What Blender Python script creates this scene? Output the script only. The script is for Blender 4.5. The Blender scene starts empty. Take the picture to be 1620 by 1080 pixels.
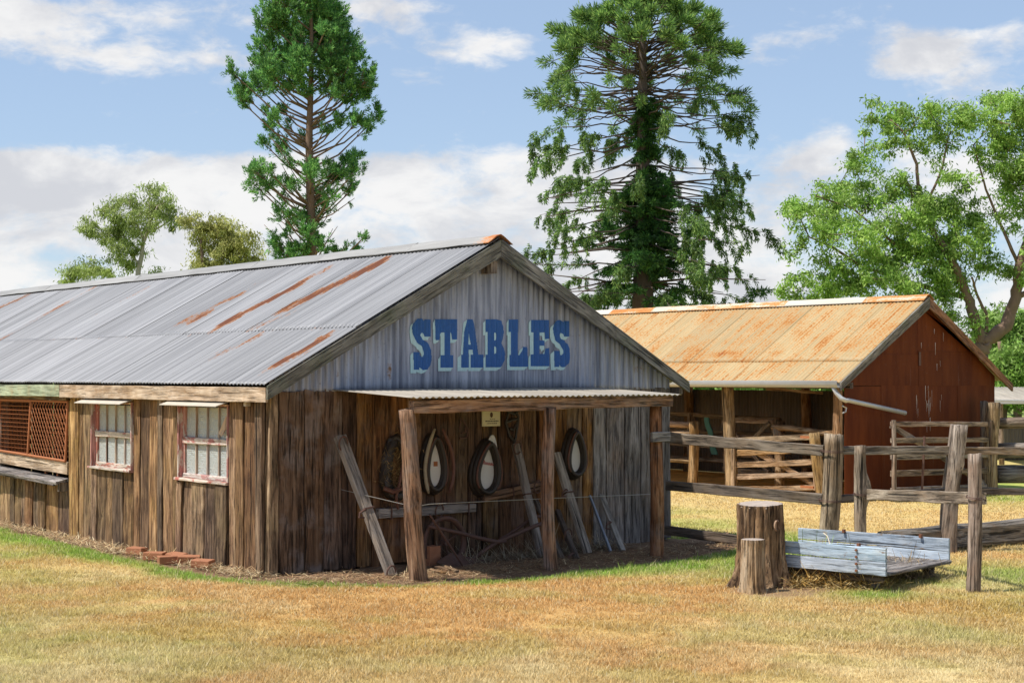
import bpy, math, random
import numpy as np
from mathutils import Matrix, Vector

random.seed(7)
R = np.random.default_rng(11)
S = bpy.context.scene
COL = S.collection

# ------------------------------------------------------------------ camera
F_PX, PITCH, YAW = 2473.079, 0.0217, 0.6732
CAM = np.array([-7.663, -13.4647, 1.95])
FW = np.array([math.sin(YAW)*math.cos(PITCH), math.cos(YAW)*math.cos(PITCH), math.sin(PITCH)])
RT = np.array([math.cos(YAW), -math.sin(YAW), 0.0])
UP = np.cross(RT, FW)
cd = bpy.data.cameras.new('camera'); cam = bpy.data.objects.new('camera', cd); COL.objects.link(cam)
cam.location = CAM; cam.rotation_mode = 'QUATERNION'
cam.rotation_quaternion = Vector(-FW).to_track_quat('Z', 'Y')
cd.sensor_width = 36; cd.lens = F_PX*36/1620; cd.clip_start = .1; cd.clip_end = 3000
S.camera = cam

# ------------------------------------------------------------------ light
SUN_EL, SUN_AZ = math.radians(60), math.radians(20)
sd = Vector((-math.cos(SUN_AZ)*math.cos(SUN_EL), math.sin(SUN_AZ)*math.cos(SUN_EL), math.sin(SUN_EL)))
sl = bpy.data.lights.new('sun', 'SUN'); sun = bpy.data.objects.new('sun', sl); COL.objects.link(sun)
sl.energy = 4.1; sl.angle = math.radians(1.0); sl.color = (1, .95, .87)
sun.rotation_mode = 'QUATERNION'; sun.rotation_quaternion = sd.to_track_quat('Z', 'Y')
sun.location = (-10, 5, 30)
S.view_settings.view_transform = 'Standard'; S.view_settings.look = 'None'
S.view_settings.exposure = .50; S.view_settings.gamma = 1
SKY_STRENGTH = .135

def ray(x, y):
    return FW + RT*(x-810)/F_PX - UP*(y-540)/F_PX
def on(ax, val, x, y):          # point where the sight line of a photo pixel meets a plane
    d = ray(x, y); t = (val-CAM[ax])/d[ax]; return CAM + d*t
def at(z, x, y):                # point at a given depth
    return CAM + ray(x, y)*z
def gnd(x, y): return on(2, 0, x, y)

# ------------------------------------------------------------------ node helpers
class NT:
    def __init__(s, tree): s.t = tree
    def n(s, typ, props=None, **inp):
        nd = s.t.nodes.new(typ)
        for k, v in (props or {}).items(): setattr(nd, k, v)
        for k, v in inp.items():
            key = int(k[1:]) if k[0] == 'i' and k[1:].isdigit() else k.replace('_', ' ')
            s.set(nd.inputs[key], v)
        return nd
    def set(s, sock, v):
        if isinstance(v, bpy.types.NodeSocket): s.t.links.new(v, sock)
        elif isinstance(v, bpy.types.Node): s.t.links.new(v.outputs[0], sock)
        else:
            if sock.type == 'RGBA' and len(v) == 3: v = (*v, 1)
            sock.default_value = v
    def math(s, op, a, b=0.0, clamp=False):
        return s.n('ShaderNodeMath', dict(operation=op, use_clamp=clamp), i0=a, i1=b).outputs[0]
    def vmath(s, op, a, b=(0, 0, 0)):
        return s.n('ShaderNodeVectorMath', dict(operation=op), i0=a, i1=b).outputs[0]
    def noise(s, vec, scale=1.0, detail=4.0, rough=.55, dist=0.0, out=0):
        return s.n('ShaderNodeTexNoise', None, Vector=vec, Scale=scale, Detail=detail, Roughness=rough, Distortion=dist).outputs[out]
    def mix(s, f, a, b, mode='MIX'):
        nd = s.t.nodes.new('ShaderNodeMix'); nd.data_type = 'RGBA'; nd.blend_type = mode
        s.set(nd.inputs[0], f); s.set(nd.inputs[6], a); s.set(nd.inputs[7], b); return nd.outputs[2]
    def ramp(s, f, stops):
        nd = s.t.nodes.new('ShaderNodeValToRGB'); s.set(nd.inputs[0], f); e = nd.color_ramp.elements
        while len(e) < len(stops): e.new(.5)
        for el, (p, c) in zip(e, stops):
            el.position = p; el.color = (*c, 1) if hasattr(c, '__len__') else (c, c, c, 1)
        return nd.outputs[0]
    def sstep(s, v, a, b):
        return s.n('ShaderNodeMapRange', dict(interpolation_type='SMOOTHSTEP'), Value=v, From_Min=a, From_Max=b, To_Min=0.0, To_Max=1.0).outputs[0]

def new_mat(name):
    m = bpy.data.materials.new(name); m.use_nodes = True
    t = m.node_tree; t.nodes.clear(); k = NT(t)
    out = t.nodes.new('ShaderNodeOutputMaterial'); b = t.nodes.new('ShaderNodeBsdfPrincipled')
    t.links.new(b.outputs[0], out.inputs[0])
    return m, k, b, out

# ------------------------------------------------------------------ world: nishita sky with clouds
wd = bpy.data.worlds.new('World'); S.world = wd; wd.use_nodes = True
wt = wd.node_tree; wt.nodes.clear(); k = NT(wt)
sky = k.n('ShaderNodeTexSky', dict(sky_type='NISHITA', sun_disc=False, sun_elevation=SUN_EL, sun_rotation=math.atan2(sd.x, sd.y),
          altitude=300, air_density=1.0, dust_density=.35, ozone_density=2.5))
tc = k.n('ShaderNodeTexCoord').outputs['Generated']
nrm = k.vmath('NORMALIZE', tc)
sep = k.n('ShaderNodeSeparateXYZ', None, Vector=nrm)
azi = k.math('ARCTAN2', sep.outputs[0], sep.outputs[1]); ele = k.math('ARCSINE', sep.outputs[2])
vec = k.n('ShaderNodeCombineXYZ', None, X=k.math('MULTIPLY', azi, 1.0), Y=k.math('MULTIPLY', ele, 2.0), Z=3.7).outputs[0]
big = k.noise(vec, 9.0, 3.0, .5)
fine = k.noise(vec, 22.0, 9.0, .6, .3)
wisp = k.noise(vec, 60.0, 6.0, .62, .6)
dens = k.math('ADD', k.math('MULTIPLY', big, .75), k.math('MULTIPLY', fine, .5))
# a bank of cumulus low over the horizon, single clouds above it
bank = k.n('ShaderNodeMapRange', dict(interpolation_type='SMOOTHSTEP'), Value=ele, From_Min=.115, From_Max=.16, To_Min=.2, To_Max=-.03).outputs[0]
dens = k.math('ADD', dens, bank)
def px_dir(x, y):
    d = ray(x, y); d = d/np.linalg.norm(d); return math.atan2(d[0], d[1]), math.asin(d[2])
CLOUDS = [(60, 40, 170, 50, .24), (250, 90, 180, 32, .24), (200, 15, 200, 25, .15), (775, 82, 75, 30, .27), (660, 125, 90, 18, .13), (620, 10, 90, 20, .13),
          (1460, 95, 85, 36, .30), (1290, 245, 95, 38, .28), (1560, 15, 120, 25, -.2), (1240, 65, 60, 14, .10), (1610, 60, 40, 40, .17), (700, 250, 200, 30, .14), (100, 275, 330, 26, .16),
          (760, 175, 60, 10, .1), (250, 215, 240, 22, -.16), (560, 190, 100, 30, -.12), (1500, 200, 130, 30, -.14)]
for (x, y, rx, ry, a) in CLOUDS:
    az0, el0 = px_dir(x, y)
    dx = k.math('DIVIDE', k.math('SUBTRACT', azi, az0), rx/F_PX); dy = k.math('DIVIDE', k.math('SUBTRACT', ele, el0), ry/F_PX)
    r2 = k.math('ADD', k.math('MULTIPLY', dx, dx), k.math('MULTIPLY', dy, dy))
    g = k.math('MULTIPLY', k.math('EXPONENT', k.math('MULTIPLY', r2, -1.0)), a)
    dens = k.math('ADD', dens, g)
dens = k.math('ADD', dens, k.math('MULTIPLY', k.math('SUBTRACT', wisp, .5), .22))
mask = k.math('MULTIPLY', k.sstep(dens, .66, .87), .95)
vec2 = k.vmath('ADD', vec, (0.0, .03, 0.0))
under = k.noise(vec2, 10.0, 7.0, .6, .4)
ccol = k.mix(k.sstep(under, .35, .62), (3.5, 3.55, 3.75), (4.95, 4.9, 4.85))
skyc = k.mix(.62, sky.outputs[0], (2.05, 2.6, 3.5))
final = k.mix(mask, skyc, ccol)
bg = k.n('ShaderNodeBackground', None, Color=final, Strength=SKY_STRENGTH)
wo = wt.nodes.new('ShaderNodeOutputWorld'); wt.links.new(bg.outputs[0], wo.inputs[0])

# ------------------------------------------------------------------ materials
def wood(name, dark, mid, light, tint=None, tint_amt=.5, crack=.35, rough=.85, var=.45, sx=13, peel=None):
    m, k, b, _ = new_mat(name)
    oi = k.n('ShaderNodeObjectInfo').outputs['Random']
    off = k.n('ShaderNodeCombineXYZ', None, X=k.math('MULTIPLY', oi, 31.0), Y=k.math('MULTIPLY', oi, 17.0), Z=k.math('MULTIPLY', oi, 57.0)).outputs[0]
    v = k.vmath('ADD', k.n('ShaderNodeTexCoord').outputs['Object'], off)
    v1 = k.vmath('MULTIPLY', v, (sx, sx, 1.5)); v2 = k.vmath('MULTIPLY', v, (55, 55, 3.0))
    n1 = k.noise(v1, 1.0, 8.0, .68, .8); n2 = k.noise(v2, 1.0, 5.0, .65, .4); n3 = k.noise(v, 3.2, 5.0, .6)
    n4 = k.noise(k.vmath('MULTIPLY', v, (26, 26, .8)), 1.0, 3.0, .55, .3)
    n6 = k.noise(k.vmath('MULTIPLY', v, (5, 5, 2.4)), 1.0, 6.0, .65)
    c = k.ramp(n1, [(.36, dark), (.5, mid), (.68, light)])
    bl = k.math('ADD', k.math('MULTIPLY', n6, 1.5), .25)
    c = k.mix(1.0, c, k.n('ShaderNodeCombineXYZ', None, X=bl, Y=bl, Z=bl).outputs[0], 'MULTIPLY')
    kn = k.n('ShaderNodeTexVoronoi', None, Vector=k.vmath('MULTIPLY', v, (4.5, 4.5, 1.5)), Scale=1.0).outputs['Distance']
    c = k.mix(k.math('MULTIPLY', k.math('SUBTRACT', 1.0, k.sstep(kn, .05, .13)), .7), c, dark)
    if tint: c = k.mix(k.math('MULTIPLY', k.sstep(n3, .46, .68), tint_amt), c, tint)
    if peel:
        n5 = k.noise(k.vmath('MULTIPLY', v, (14, 14, 5)), 1.0, 8.0, .7)
        c = k.mix(k.sstep(n5, .63-.4*peel[1], .68-.4*peel[1]), c, peel[0])
    o2 = k.math('FRACT', k.math('MULTIPLY', oi, 13.7)); hs = k.n('ShaderNodeHueSaturation', None, Hue=k.math('ADD', .488, k.math('MULTIPLY', o2, .02)), Saturation=k.math('ADD', .82, k.math('MULTIPLY', k.math('FRACT', k.math('MULTIPLY', oi, 5.3)), .34)), Value=1.0, Color=c); c = hs.outputs[0]
    val = k.math('ADD', k.math('MULTIPLY', oi, var*1.3), 1-var*.65)
    c = k.mix(1.0, c, k.n('ShaderNodeCombineXYZ', None, X=val, Y=val, Z=val).outputs[0], 'MULTIPLY')
    cr = k.sstep(n2, .34, .48); cr2 = k.sstep(n4, .31, .37)
    cm = k.math('MULTIPLY', k.math('ADD', k.math('MULTIPLY', cr, 1-crack), crack), k.math('ADD', k.math('MULTIPLY', cr2, .8), .2))
    c = k.mix(1.0, c, k.n('ShaderNodeCombineXYZ', None, X=cm, Y=cm, Z=cm).outputs[0], 'MULTIPLY')
    h = k.math('ADD', k.math('MULTIPLY', n1, .6), k.math('ADD', k.math('MULTIPLY', cr, .4), k.math('MULTIPLY', cr2, .6)))
    bp = k.n('ShaderNodeBump', None, Strength=1.0, Distance=.02, Height=h)
    k.set(b.inputs['Base Color'], c); k.set(b.inputs['Normal'], bp); b.inputs['Roughness'].default_value = rough
    b.inputs['Specular IOR Level'].default_value = .25
    return m

def plain(name, col, rough=.7, metal=0.0, vary=.25, scale=12.0, bump=.2):
    m, k, b, _ = new_mat(name)
    v = k.n('ShaderNodeTexCoord').outputs['Object']
    n1 = k.noise(v, scale, 6.0, .65)
    f = k.math('ADD', k.math('MULTIPLY', n1, vary*2), 1-vary)
    c = k.mix(1.0, col, k.n('ShaderNodeCombineXYZ', None, X=f, Y=f, Z=f).outputs[0], 'MULTIPLY')
    k.set(b.inputs['Base Color'], c); b.inputs['Roughness'].default_value = rough; b.inputs['Metallic'].default_value = metal
    k.set(b.inputs['Normal'], k.n('ShaderNodeBump', None, Strength=bump, Distance=.01, Height=n1))
    return m

def sheet_metal(name, base, base2, rust1, rust2, bias=0.0, metal=.15, rough=.5, streak=(9, .8, 9), speck=.2, white=None):
    m, k, b, _ = new_mat(name)
    oi = k.n('ShaderNodeObjectInfo').outputs['Random']
    off = k.n('ShaderNodeCombineXYZ', None, X=k.math('MULTIPLY', oi, 31.0), Y=k.math('MULTIPLY', oi, 77.0), Z=0.0).outputs[0]
    ob = k.n('ShaderNodeTexCoord').outputs['Object']; v = k.vmath('ADD', ob, off)
    at_ = k.n('ShaderNodeAttribute', dict(attribute_name='rust')).outputs['Fac']
    ns = k.noise(k.vmath('MULTIPLY', v, streak), 1.0, 6.0, .65); nf = k.noise(v, 26.0, 5.0, .65); nb = k.noise(v, 2.6, 4.0, .55)
    c = k.mix(k.sstep(ns, .3, .7), base, base2)
    val = k.math('ADD', k.math('MULTIPLY', oi, .22), .89)
    c = k.mix(1.0, c, k.n('ShaderNodeCombineXYZ', None, X=val, Y=val, Z=val).outputs[0], 'MULTIPLY')
    sp = k.math('MULTIPLY', k.sstep(nf, .6, .74), speck); c = k.mix(sp, c, (.10, .085, .075))
    if white: c = k.mix(k.math('MULTIPLY', k.sstep(k.noise(k.vmath('MULTIPLY', v, (16, .6, 16)), 1.0, 5.0, .7), .62, .72), .5), c, white)
    rm = k.math('ADD', k.math('ADD', at_, bias), k.math('MULTIPLY', k.math('SUBTRACT', k.math('ADD', k.math('MULTIPLY', ns, .6), k.math('MULTIPLY', nf, .4)), .5), 2.2))
    rm = k.math('ADD', rm, k.math('MULTIPLY', k.math('SUBTRACT', nb, .5), .5))
    rc = k.mix(k.sstep(rm, .40, .85), rust1, rust2)
    rk = k.sstep(rm, .30, .62)
    c = k.mix(rk, c, rc)
    k.set(b.inputs['Base Color'], c)
    k.set(b.inputs['Metallic'], k.math('MULTIPLY', k.math('SUBTRACT', 1.0, rk), metal))
    k.set(b.inputs['Roughness'], k.math('ADD', k.math('MULTIPLY', rk, .35), rough))
    k.set(b.inputs['Normal'], k.n('ShaderNodeBump', None, Strength=.15, Distance=.004, Height=nf))
    return m

M = {}
M['wall_brown'] = wood('weathered_brown_timber', (.058, .033, .018), (.19, .112, .058), (.41, .275, .155), tint=(.33, .215, .09), tint_amt=.35, var=.62)
M['front_dark'] = wood('dark_red_brown_timber', (.055, .029, .018), (.125, .068, .041), (.215, .13, .085), tint=(.215, .175, .16), tint_amt=.6, var=.5)
M['front_mid'] = wood('orange_brown_timber', (.07, .034, .016), (.19, .10, .045), (.33, .195, .095), tint=(.215, .165, .135), tint_amt=.4, var=.7)
M['grey'] = wood('silver_grey_timber', (.085, .075, .07), (.215, .19, .172), (.34, .31, .288), tint=(.22, .155, .105), tint_amt=.4, var=.4)
M['barge'] = wood('weathered_barge_timber', (.085, .078, .068), (.18, .168, .145), (.28, .262, .23), tint=(.13, .15, .095), tint_amt=.5, var=.15, crack=.5)
M['fascia'] = wood('cream_fascia_timber', (.30, .22, .14), (.5, .40, .29), (.62, .53, .41), tint=(.3, .2, .11), tint_amt=.6, var=.1, crack=.6)
M['fascia_green'] = wood('faded_green_fascia', (.26, .3, .2), (.36, .42, .29), (.46, .5, .37), tint=(.42, .34, .2), tint_amt=.5, var=.05, crack=.7)
M['post'] = wood('veranda_post_timber', (.085, .042, .022), (.25, .14, .075), (.42, .27, .165), tint=(.25, .215, .195), tint_amt=.5, var=.15)
M['fence'] = wood('fence_timber', (.07, .052, .038), (.23, .178, .132), (.42, .345, .27), tint=(.24, .15, .085), tint_amt=.45, var=.35)
M['fence_dark'] = wood('dark_fence_timber', (.06, .05, .042), (.125, .10, .082), (.21, .175, .145), tint=(.15, .10, .06), tint_amt=.35, var=.2)
M['shed_post'] = wood('yellow_brown_post_timber', (.11, .062, .028), (.33, .215, .115), (.52, .39, .25), tint=(.30, .18, .075), tint_amt=.5, var=.2)
M['log'] = wood('grey_log_timber', (.08, .07, .06), (.19, .165, .14), (.3, .27, .235), tint=(.22, .14, .08), tint_amt=.4, var=.2)
M['blue_board'] = wood('faded_blue_painted_board', (.27, .33, .41), (.38, .45, .54), (.50, .555, .61), tint=(.60, .63, .65), tint_amt=.65, var=.2, crack=.5, peel=((.27, .215, .17), .1))
M['swingle'] = wood('grey_brown_beam_timber', (.15, .125, .105), (.29, .245, .21), (.40, .35, .305), tint=(.3, .23, .17), tint_amt=.4, var=.3, crack=.6)
M['bark'] = wood('stump_bark', (.05, .026, .014), (.20, .115, .06), (.46, .31, .19), tint=(.40, .235, .11), tint_amt=.5, var=.1, crack=.2, sx=15)
M['stem'] = wood('peeled_stem_wood', (.10, .05, .022), (.34, .215, .11), (.60, .46, .30), tint=(.42, .24, .09), tint_amt=.5, var=.1, crack=.35, sx=9)
M['cutwood'] = plain('sawn_stump_top', (.38, .31, .255), .8, 0, .55, 14, .5)
M['frame_red'] = wood('peeling_red_window_paint', (.36, .13, .10), (.47, .19, .15), (.52, .26, .21), var=.1, crack=.7, peel=((.62, .52, .43), .3))
M['frame_cream'] = wood('peeling_cream_window_paint', (.5, .42, .34), (.6, .52, .44), (.68, .61, .53), var=.1, crack=.7, peel=((.44, .2, .16), .3))
M['frame_bar'] = wood('brown_cream_glazing_bar', (.26, .15, .11), (.42, .32, .25), (.5, .42, .35), var=.1, crack=.7)
M['iron_roof'] = sheet_metal('galvanised_roof_iron', (.145, .146, .155), (.305, .305, .315), (.30, .12, .036), (.125, .037, .013), bias=-.06, metal=.08, rough=.55, speck=.3, streak=(30, .3, 30))  # dark streaks also stand in for lines of shade between the corrugations
M['ridge_iron'] = sheet_metal('pale_ridge_iron', (.25, .24, .225), (.33, .32, .30), (.50, .22, .07), (.34, .10, .03), bias=-.12, metal=.05, rough=.55)
M['gable_iron'] = sheet_metal('weathered_highlit_gable_iron', (.11, .127, .185), (.42, .445, .54), (.25, .15, .085), (.13, .055, .025), bias=-.16, metal=.05, rough=.6, speck=.6, streak=(15, .7, 15), white=(.58, .60, .68))  # weathering; the light streaks also paint in highlights along the corrugations
M['veranda_iron'] = sheet_metal('veranda_iron', (.27, .235, .19), (.40, .36, .30), (.42, .26, .11), (.28, .12, .045), bias=.12, metal=.05)
M['rust_roof'] = sheet_metal('rusty_cream_roof_iron', (.335, .235, .105), (.455, .345, .18), (.44, .20, .045), (.27, .085, .018), bias=.19, metal=.0, rough=.6, speck=.3, streak=(18, .5, 18))
M['rust_ridge'] = sheet_metal('rusty_ridge_iron', (.52, .46, .37), (.6, .55, .45), (.52, .27, .09), (.42, .16, .04), bias=.3, metal=0, rough=.65)
M['rust_wall'] = sheet_metal('deep_red_rusted_flat_iron', (.085, .0205, .0075), (.135, .036, .0105), (.05, .0125, .007), (.028, .009, .006), bias=-.05, metal=0, rough=.62, streak=(4, .7, 4), speck=.35, white=(.16, .09, .07))
M['rust_wall'].node_tree.nodes['Principled BSDF'].inputs['Specular IOR Level'].default_value = .08
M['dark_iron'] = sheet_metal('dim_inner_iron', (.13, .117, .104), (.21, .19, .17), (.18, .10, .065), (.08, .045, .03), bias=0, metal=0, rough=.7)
M['gutter'] = plain('grey_zinc_gutter', (.46, .46, .45), .4, .25, .15, 8, .1)
M['rusty'] = plain('rusty_steel', (.36, .125, .045), .8, 0, .4, 22, .4)
M['rust_dark'] = plain('dark_rusted_iron', (.105, .052, .038), .7, .1, .45, 25, .4)
M['steel'] = plain('dull_blue_steel', (.23, .245, .28), .45, .5, .3, 14, .2)
M['leather'] = plain('black_brown_leather', (.030, .021, .016), .55, 0, .5, 16, .6)
M['leather_red'] = plain('red_brown_leather', (.13, .05, .032), .6, 0, .4, 20, .4)
M['hame'] = plain('pale_hame_wood', (.34, .28, .19), .7, 0, .35, 22, .3)
M['white_board'] = plain('white_painted_board', (.66, .63, .6), .6, 0, .12, 9, .1)
M['red_paint'] = plain('red_paint', (.42, .06, .05), .6, 0, .1)
M['cream'] = plain('cream_notice_board', (.66, .60, .40), .6, 0, .12, 9, .1)
M['ink'] = plain('black_print', (.06, .05, .05), .6, 0, .1)
M['blue_paint'] = plain('deep_blue_sign_paint', (.010, .088, .30), .55, 0, .35, 30, .1)
M['pale_paint'] = plain('pale_aqua_sign_paint', (.44, .62, .65), .55, 0, .2, 30, .1)
M['hood'] = plain('pale_window_hood_iron', (.5, .45, .37), .55, 0, .25, 10, .1)
M['brick'] = plain('orange_fired_brick', (.33, .135, .065), .85, 0, .35, 18, .4)
M['teal'] = plain('teal_cloth', (.05, .17, .17), .85, 0, .3)
M['wire'] = plain('galvanised_wire', (.34, .33, .31), .45, .4, .1)
M['rope'] = plain('pale_rope', (.6, .52, .4), .9, 0, .2)
M['cardboard'] = plain('torn_brown_paper', (.5, .36, .24), .85, 0, .25)

M['iron_dark_bolt'] = plain('brown_rusted_bolt', (.20, .075, .035), .8, 0, .3)
def attr_mat(name, trans=0.0, rough=.8, nscale=0, namt=.3, spec=.2):
    m, k, b, out = new_mat(name)
    c = k.n('ShaderNodeAttribute', dict(attribute_name='Col')).outputs['Color']
    if nscale:
        p = k.n('ShaderNodeNewGeometry').outputs['Position']
        n_ = k.noise(p, nscale, 8.0, .7); n2 = k.noise(p, nscale*.13, 4.0, .6)
        f = k.math('ADD', k.math('ADD', k.math('MULTIPLY', n_, namt*2), k.math('MULTIPLY', n2, namt)), 1-1.5*namt)
        c = k.mix(1.0, c, k.n('ShaderNodeCombineXYZ', None, X=f, Y=f, Z=f).outputs[0], 'MULTIPLY')
        k.set(b.inputs['Normal'], k.n('ShaderNodeBump', None, Strength=.6, Distance=.02, Height=n_))
    k.set(b.inputs['Base Color'], c); b.inputs['Roughness'].default_value = rough; b.inputs['Specular IOR Level'].default_value = spec
    if trans:
        tr = k.n('ShaderNodeBsdfTranslucent', None, Color=c)
        mx = k.n('ShaderNodeMixShader', None, Fac=trans); k.t.links.new(b.outputs[0], mx.inputs[1]); k.t.links.new(tr.outputs[0], mx.inputs[2])
        k.t.links.new(mx.outputs[0], out.inputs[0])
    return m
M['ground'] = attr_mat('dry_lawn_soil', 0, .95, 30, .32, .05)
M['grass'] = attr_mat('grass_blades', .3, .7, 0, 0, .2)
M['leaf'] = attr_mat('foliage', .45, .55, 0, 0, .35)
M['litter'] = attr_mat('straw_litter', .1, .85, 0, 0, .1)
M['trunk_grey'] = plain('pale_gum_bark', (.40, .34, .29), .8, 0, .35, 3, .3)
M['trunk_brown'] = plain('brown_tree_bark', (.20, .125, .085), .85, 0, .4, 4, .5)
M['trunk_dark'] = plain('dark_tree_bark', (.085, .062, .05), .85, 0, .4, 4, .5)
# obscured glass with a pebbled face
m, k, b, _ = new_mat('pebbled_obscure_glass')
v = k.n('ShaderNodeTexCoord').outputs['Object']
vo = k.n('ShaderNodeTexVoronoi', dict(feature='SMOOTH_F1'), Vector=v, Scale=62.0).outputs['Distance']
nn = k.noise(v, 30.0, 4.0, .6)
k.set(b.inputs['Base Color'], k.mix(nn, (.40, .45, .44), (.70, .72, .69)))
b.inputs['Roughness'].default_value = .22; b.inputs['Transmission Weight'].default_value = .25; b.inputs['IOR'].default_value = 1.5
k.set(b.inputs['Normal'], k.n('ShaderNodeBump', None, Strength=.9, Distance=.012, Height=k.math('ADD', vo, k.math('MULTIPLY', nn, .6))))
M['glass'] = m

# ------------------------------------------------------------------ object helpers
WM = {}
def link(o, mw=None, parent=None):
    mw = mw or Matrix.Identity(4); COL.objects.link(o); WM[o.name] = mw
    if parent is not None:
        o.parent = parent; o.matrix_basis = WM[parent.name].inverted() @ mw
    else: o.matrix_basis = mw
    return o
def tag(o, label=None, cat=None, group=None, kind=None):
    if label: o['label'] = label
    if cat: o['category'] = cat
    if group: o['group'] = group
    if kind: o['kind'] = kind
    return o
def empty(name, loc, label=None, cat=None, group=None):
    return tag(link(bpy.data.objects.new(name, None), Matrix.Translation(Vector(loc))), label, cat, group)
def mesh_np(name, V, F, attrs=None, smooth=False):
    V = np.asarray(V, np.float32); F = np.asarray(F, np.int32)
    me = bpy.data.meshes.new(name); n, kf = F.shape
    me.vertices.add(len(V)); me.vertices.foreach_set('co', V.ravel())
    me.loops.add(n*kf); me.loops.foreach_set('vertex_index', F.ravel())
    me.polygons.add(n); me.polygons.foreach_set('loop_start', np.arange(0, n*kf, kf, dtype=np.int32))
    if smooth: me.polygons.foreach_set('use_smooth', np.ones(n, bool))
    for nm, arr in (attrs or {}).items():
        arr = np.asarray(arr, np.float32)
        if arr.ndim == 1: me.attributes.new(nm, 'FLOAT', 'POINT').data.foreach_set('value', arr)
        else:
            a4 = np.ones((len(arr), 4), np.float32); a4[:, :3] = arr
            me.attributes.new(nm, 'FLOAT_COLOR', 'POINT').data.foreach_set('color', a4.ravel())
    me.update(calc_edges=True); return me
def obj(name, me, mat, mw=None, parent=None):
    o = bpy.data.objects.new(name, me)
    if mat and not me.materials: me.materials.append(M[mat] if isinstance(mat, str) else mat)
    return link(o, mw, parent)
class MB:
    def __init__(s): s.v = []; s.f = []
    def add(s, V, F):
        b = len(s.v); s.v += [tuple(map(float, p)) for p in V]; s.f += [tuple(int(i)+b for i in q) for q in F]; return s
    def box(s, c, d):
        x, y, z = c; a, b, e = d[0]/2, d[1]/2, d[2]/2
        V = [(x+i*a, y+j*b, z+l*e) for l in (-1, 1) for j in (-1, 1) for i in (-1, 1)]
        return s.add(V, [(0, 2, 3, 1), (4, 5, 7, 6), (0, 1, 5, 4), (2, 6, 7, 3), (0, 4, 6, 2), (1, 3, 7, 5)])
    def tube(s, P, r, n=8, jit=0.0, closed=False, flat=1.0, rng=random):
        P = [Vector(p) for p in P]; m = len(P); rr = r if hasattr(r, '__len__') else [r]*m
        V = []; F = []; nv = None
        for i, p in enumerate(P):
            t = (P[(i+1) % m]-P[i-1]) if closed else (P[min(i+1, m-1)]-P[max(i-1, 0)])
            t.normalize()
            if nv is None:
                nv = t.orthogonal().normalized() if abs(t.y) > .9 or True else nv
            nv = (nv-t*nv.dot(t)).normalized(); bv = t.cross(nv)
            for j in range(n):
                a = 2*math.pi*j/n; q = rr[i]*(1+rng.uniform(-jit, jit))
                V.append(p+nv*math.cos(a)*q+bv*math.sin(a)*q*flat)
        for i in range(m if closed else m-1):
            for j in range(n):
                a, b = i*n+j, i*n+(j+1) % n; c, d = ((i+1) % m)*n+(j+1) % n, ((i+1) % m)*n+j
                F.append((a, b, c, d))
        if not closed: F += [tuple(range(n-1, -1, -1)), tuple((m-1)*n+j for j in range(n))]
        return s.add(V, F)
    def build(s, name, mat, parent=None, mw=None, smooth=False):
        me = bpy.data.meshes.new(name); me.from_pydata(s.v, [], s.f); me.update()
        if smooth: me.polygons.foreach_set('use_smooth', [True]*len(me.polygons))
        return obj(name, me, mat, mw, parent)
def frame_z(p0, p1, xhint):
    z = Vector(p1)-Vector(p0); L = z.length; z.normalize(); x = Vector(xhint); x = (x-z*x.dot(z)).normalized(); y = z.cross(x)
    m = Matrix((x, y, z)).transposed().to_4x4(); m.translation = Vector(p0); return m, L
def board_mesh(L, w, t, n=7, jw=.006, jt=.004, bev=.006, ragged=.0, bow=0.0):
    V = []; F = []
    ph = random.uniform(0, 6); dw = random.uniform(-.012, .012)
    for i in range(n+1):
        u = i/n; z = u*L
        a0 = -w/2+random.uniform(-jw, jw)+dw*u; a1 = w/2+random.uniform(-jw, jw)-dw*u*.5
        b0 = -t/2; b1 = t/2+random.uniform(-jt, jt); bw = bow*math.sin(u*3.14)
        e = bev
        for (x, y) in ((a0+e, b0), (a1-e, b0), (a1, b0+e), (a1, b1-e), (a1-e, b1), ((a0+a1)/2, b1+random.uniform(-jt, jt)), (a0+e, b1), (a0, b1-e), (a0, b0+e)):
            zz = z + (ragged*math.sin(x*40+ph)+random.uniform(-ragged, ragged)*.6 if i in (0, n) else 0)
            V.append((x, y+bw, zz))
    m = 9
    for i in range(n):
        for j in range(m): F.append((i*m+j, i*m+(j+1) % m, (i+1)*m+(j+1) % m, (i+1)*m+j))
    F += [tuple(range(m-1, -1, -1)), tuple(n*m+j for j in range(m))]
    me = bpy.data.meshes.new('board'); me.from_pydata(V, [], F); me.update(); return me
def board(name, p0, p1, w, t, mat, parent=None, xh=(1, 0, 0), **kw):
    mw, L = frame_z(p0, p1, xh)
    return obj(name, board_mesh(L, w, t, **kw), mat, mw, parent)
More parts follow.
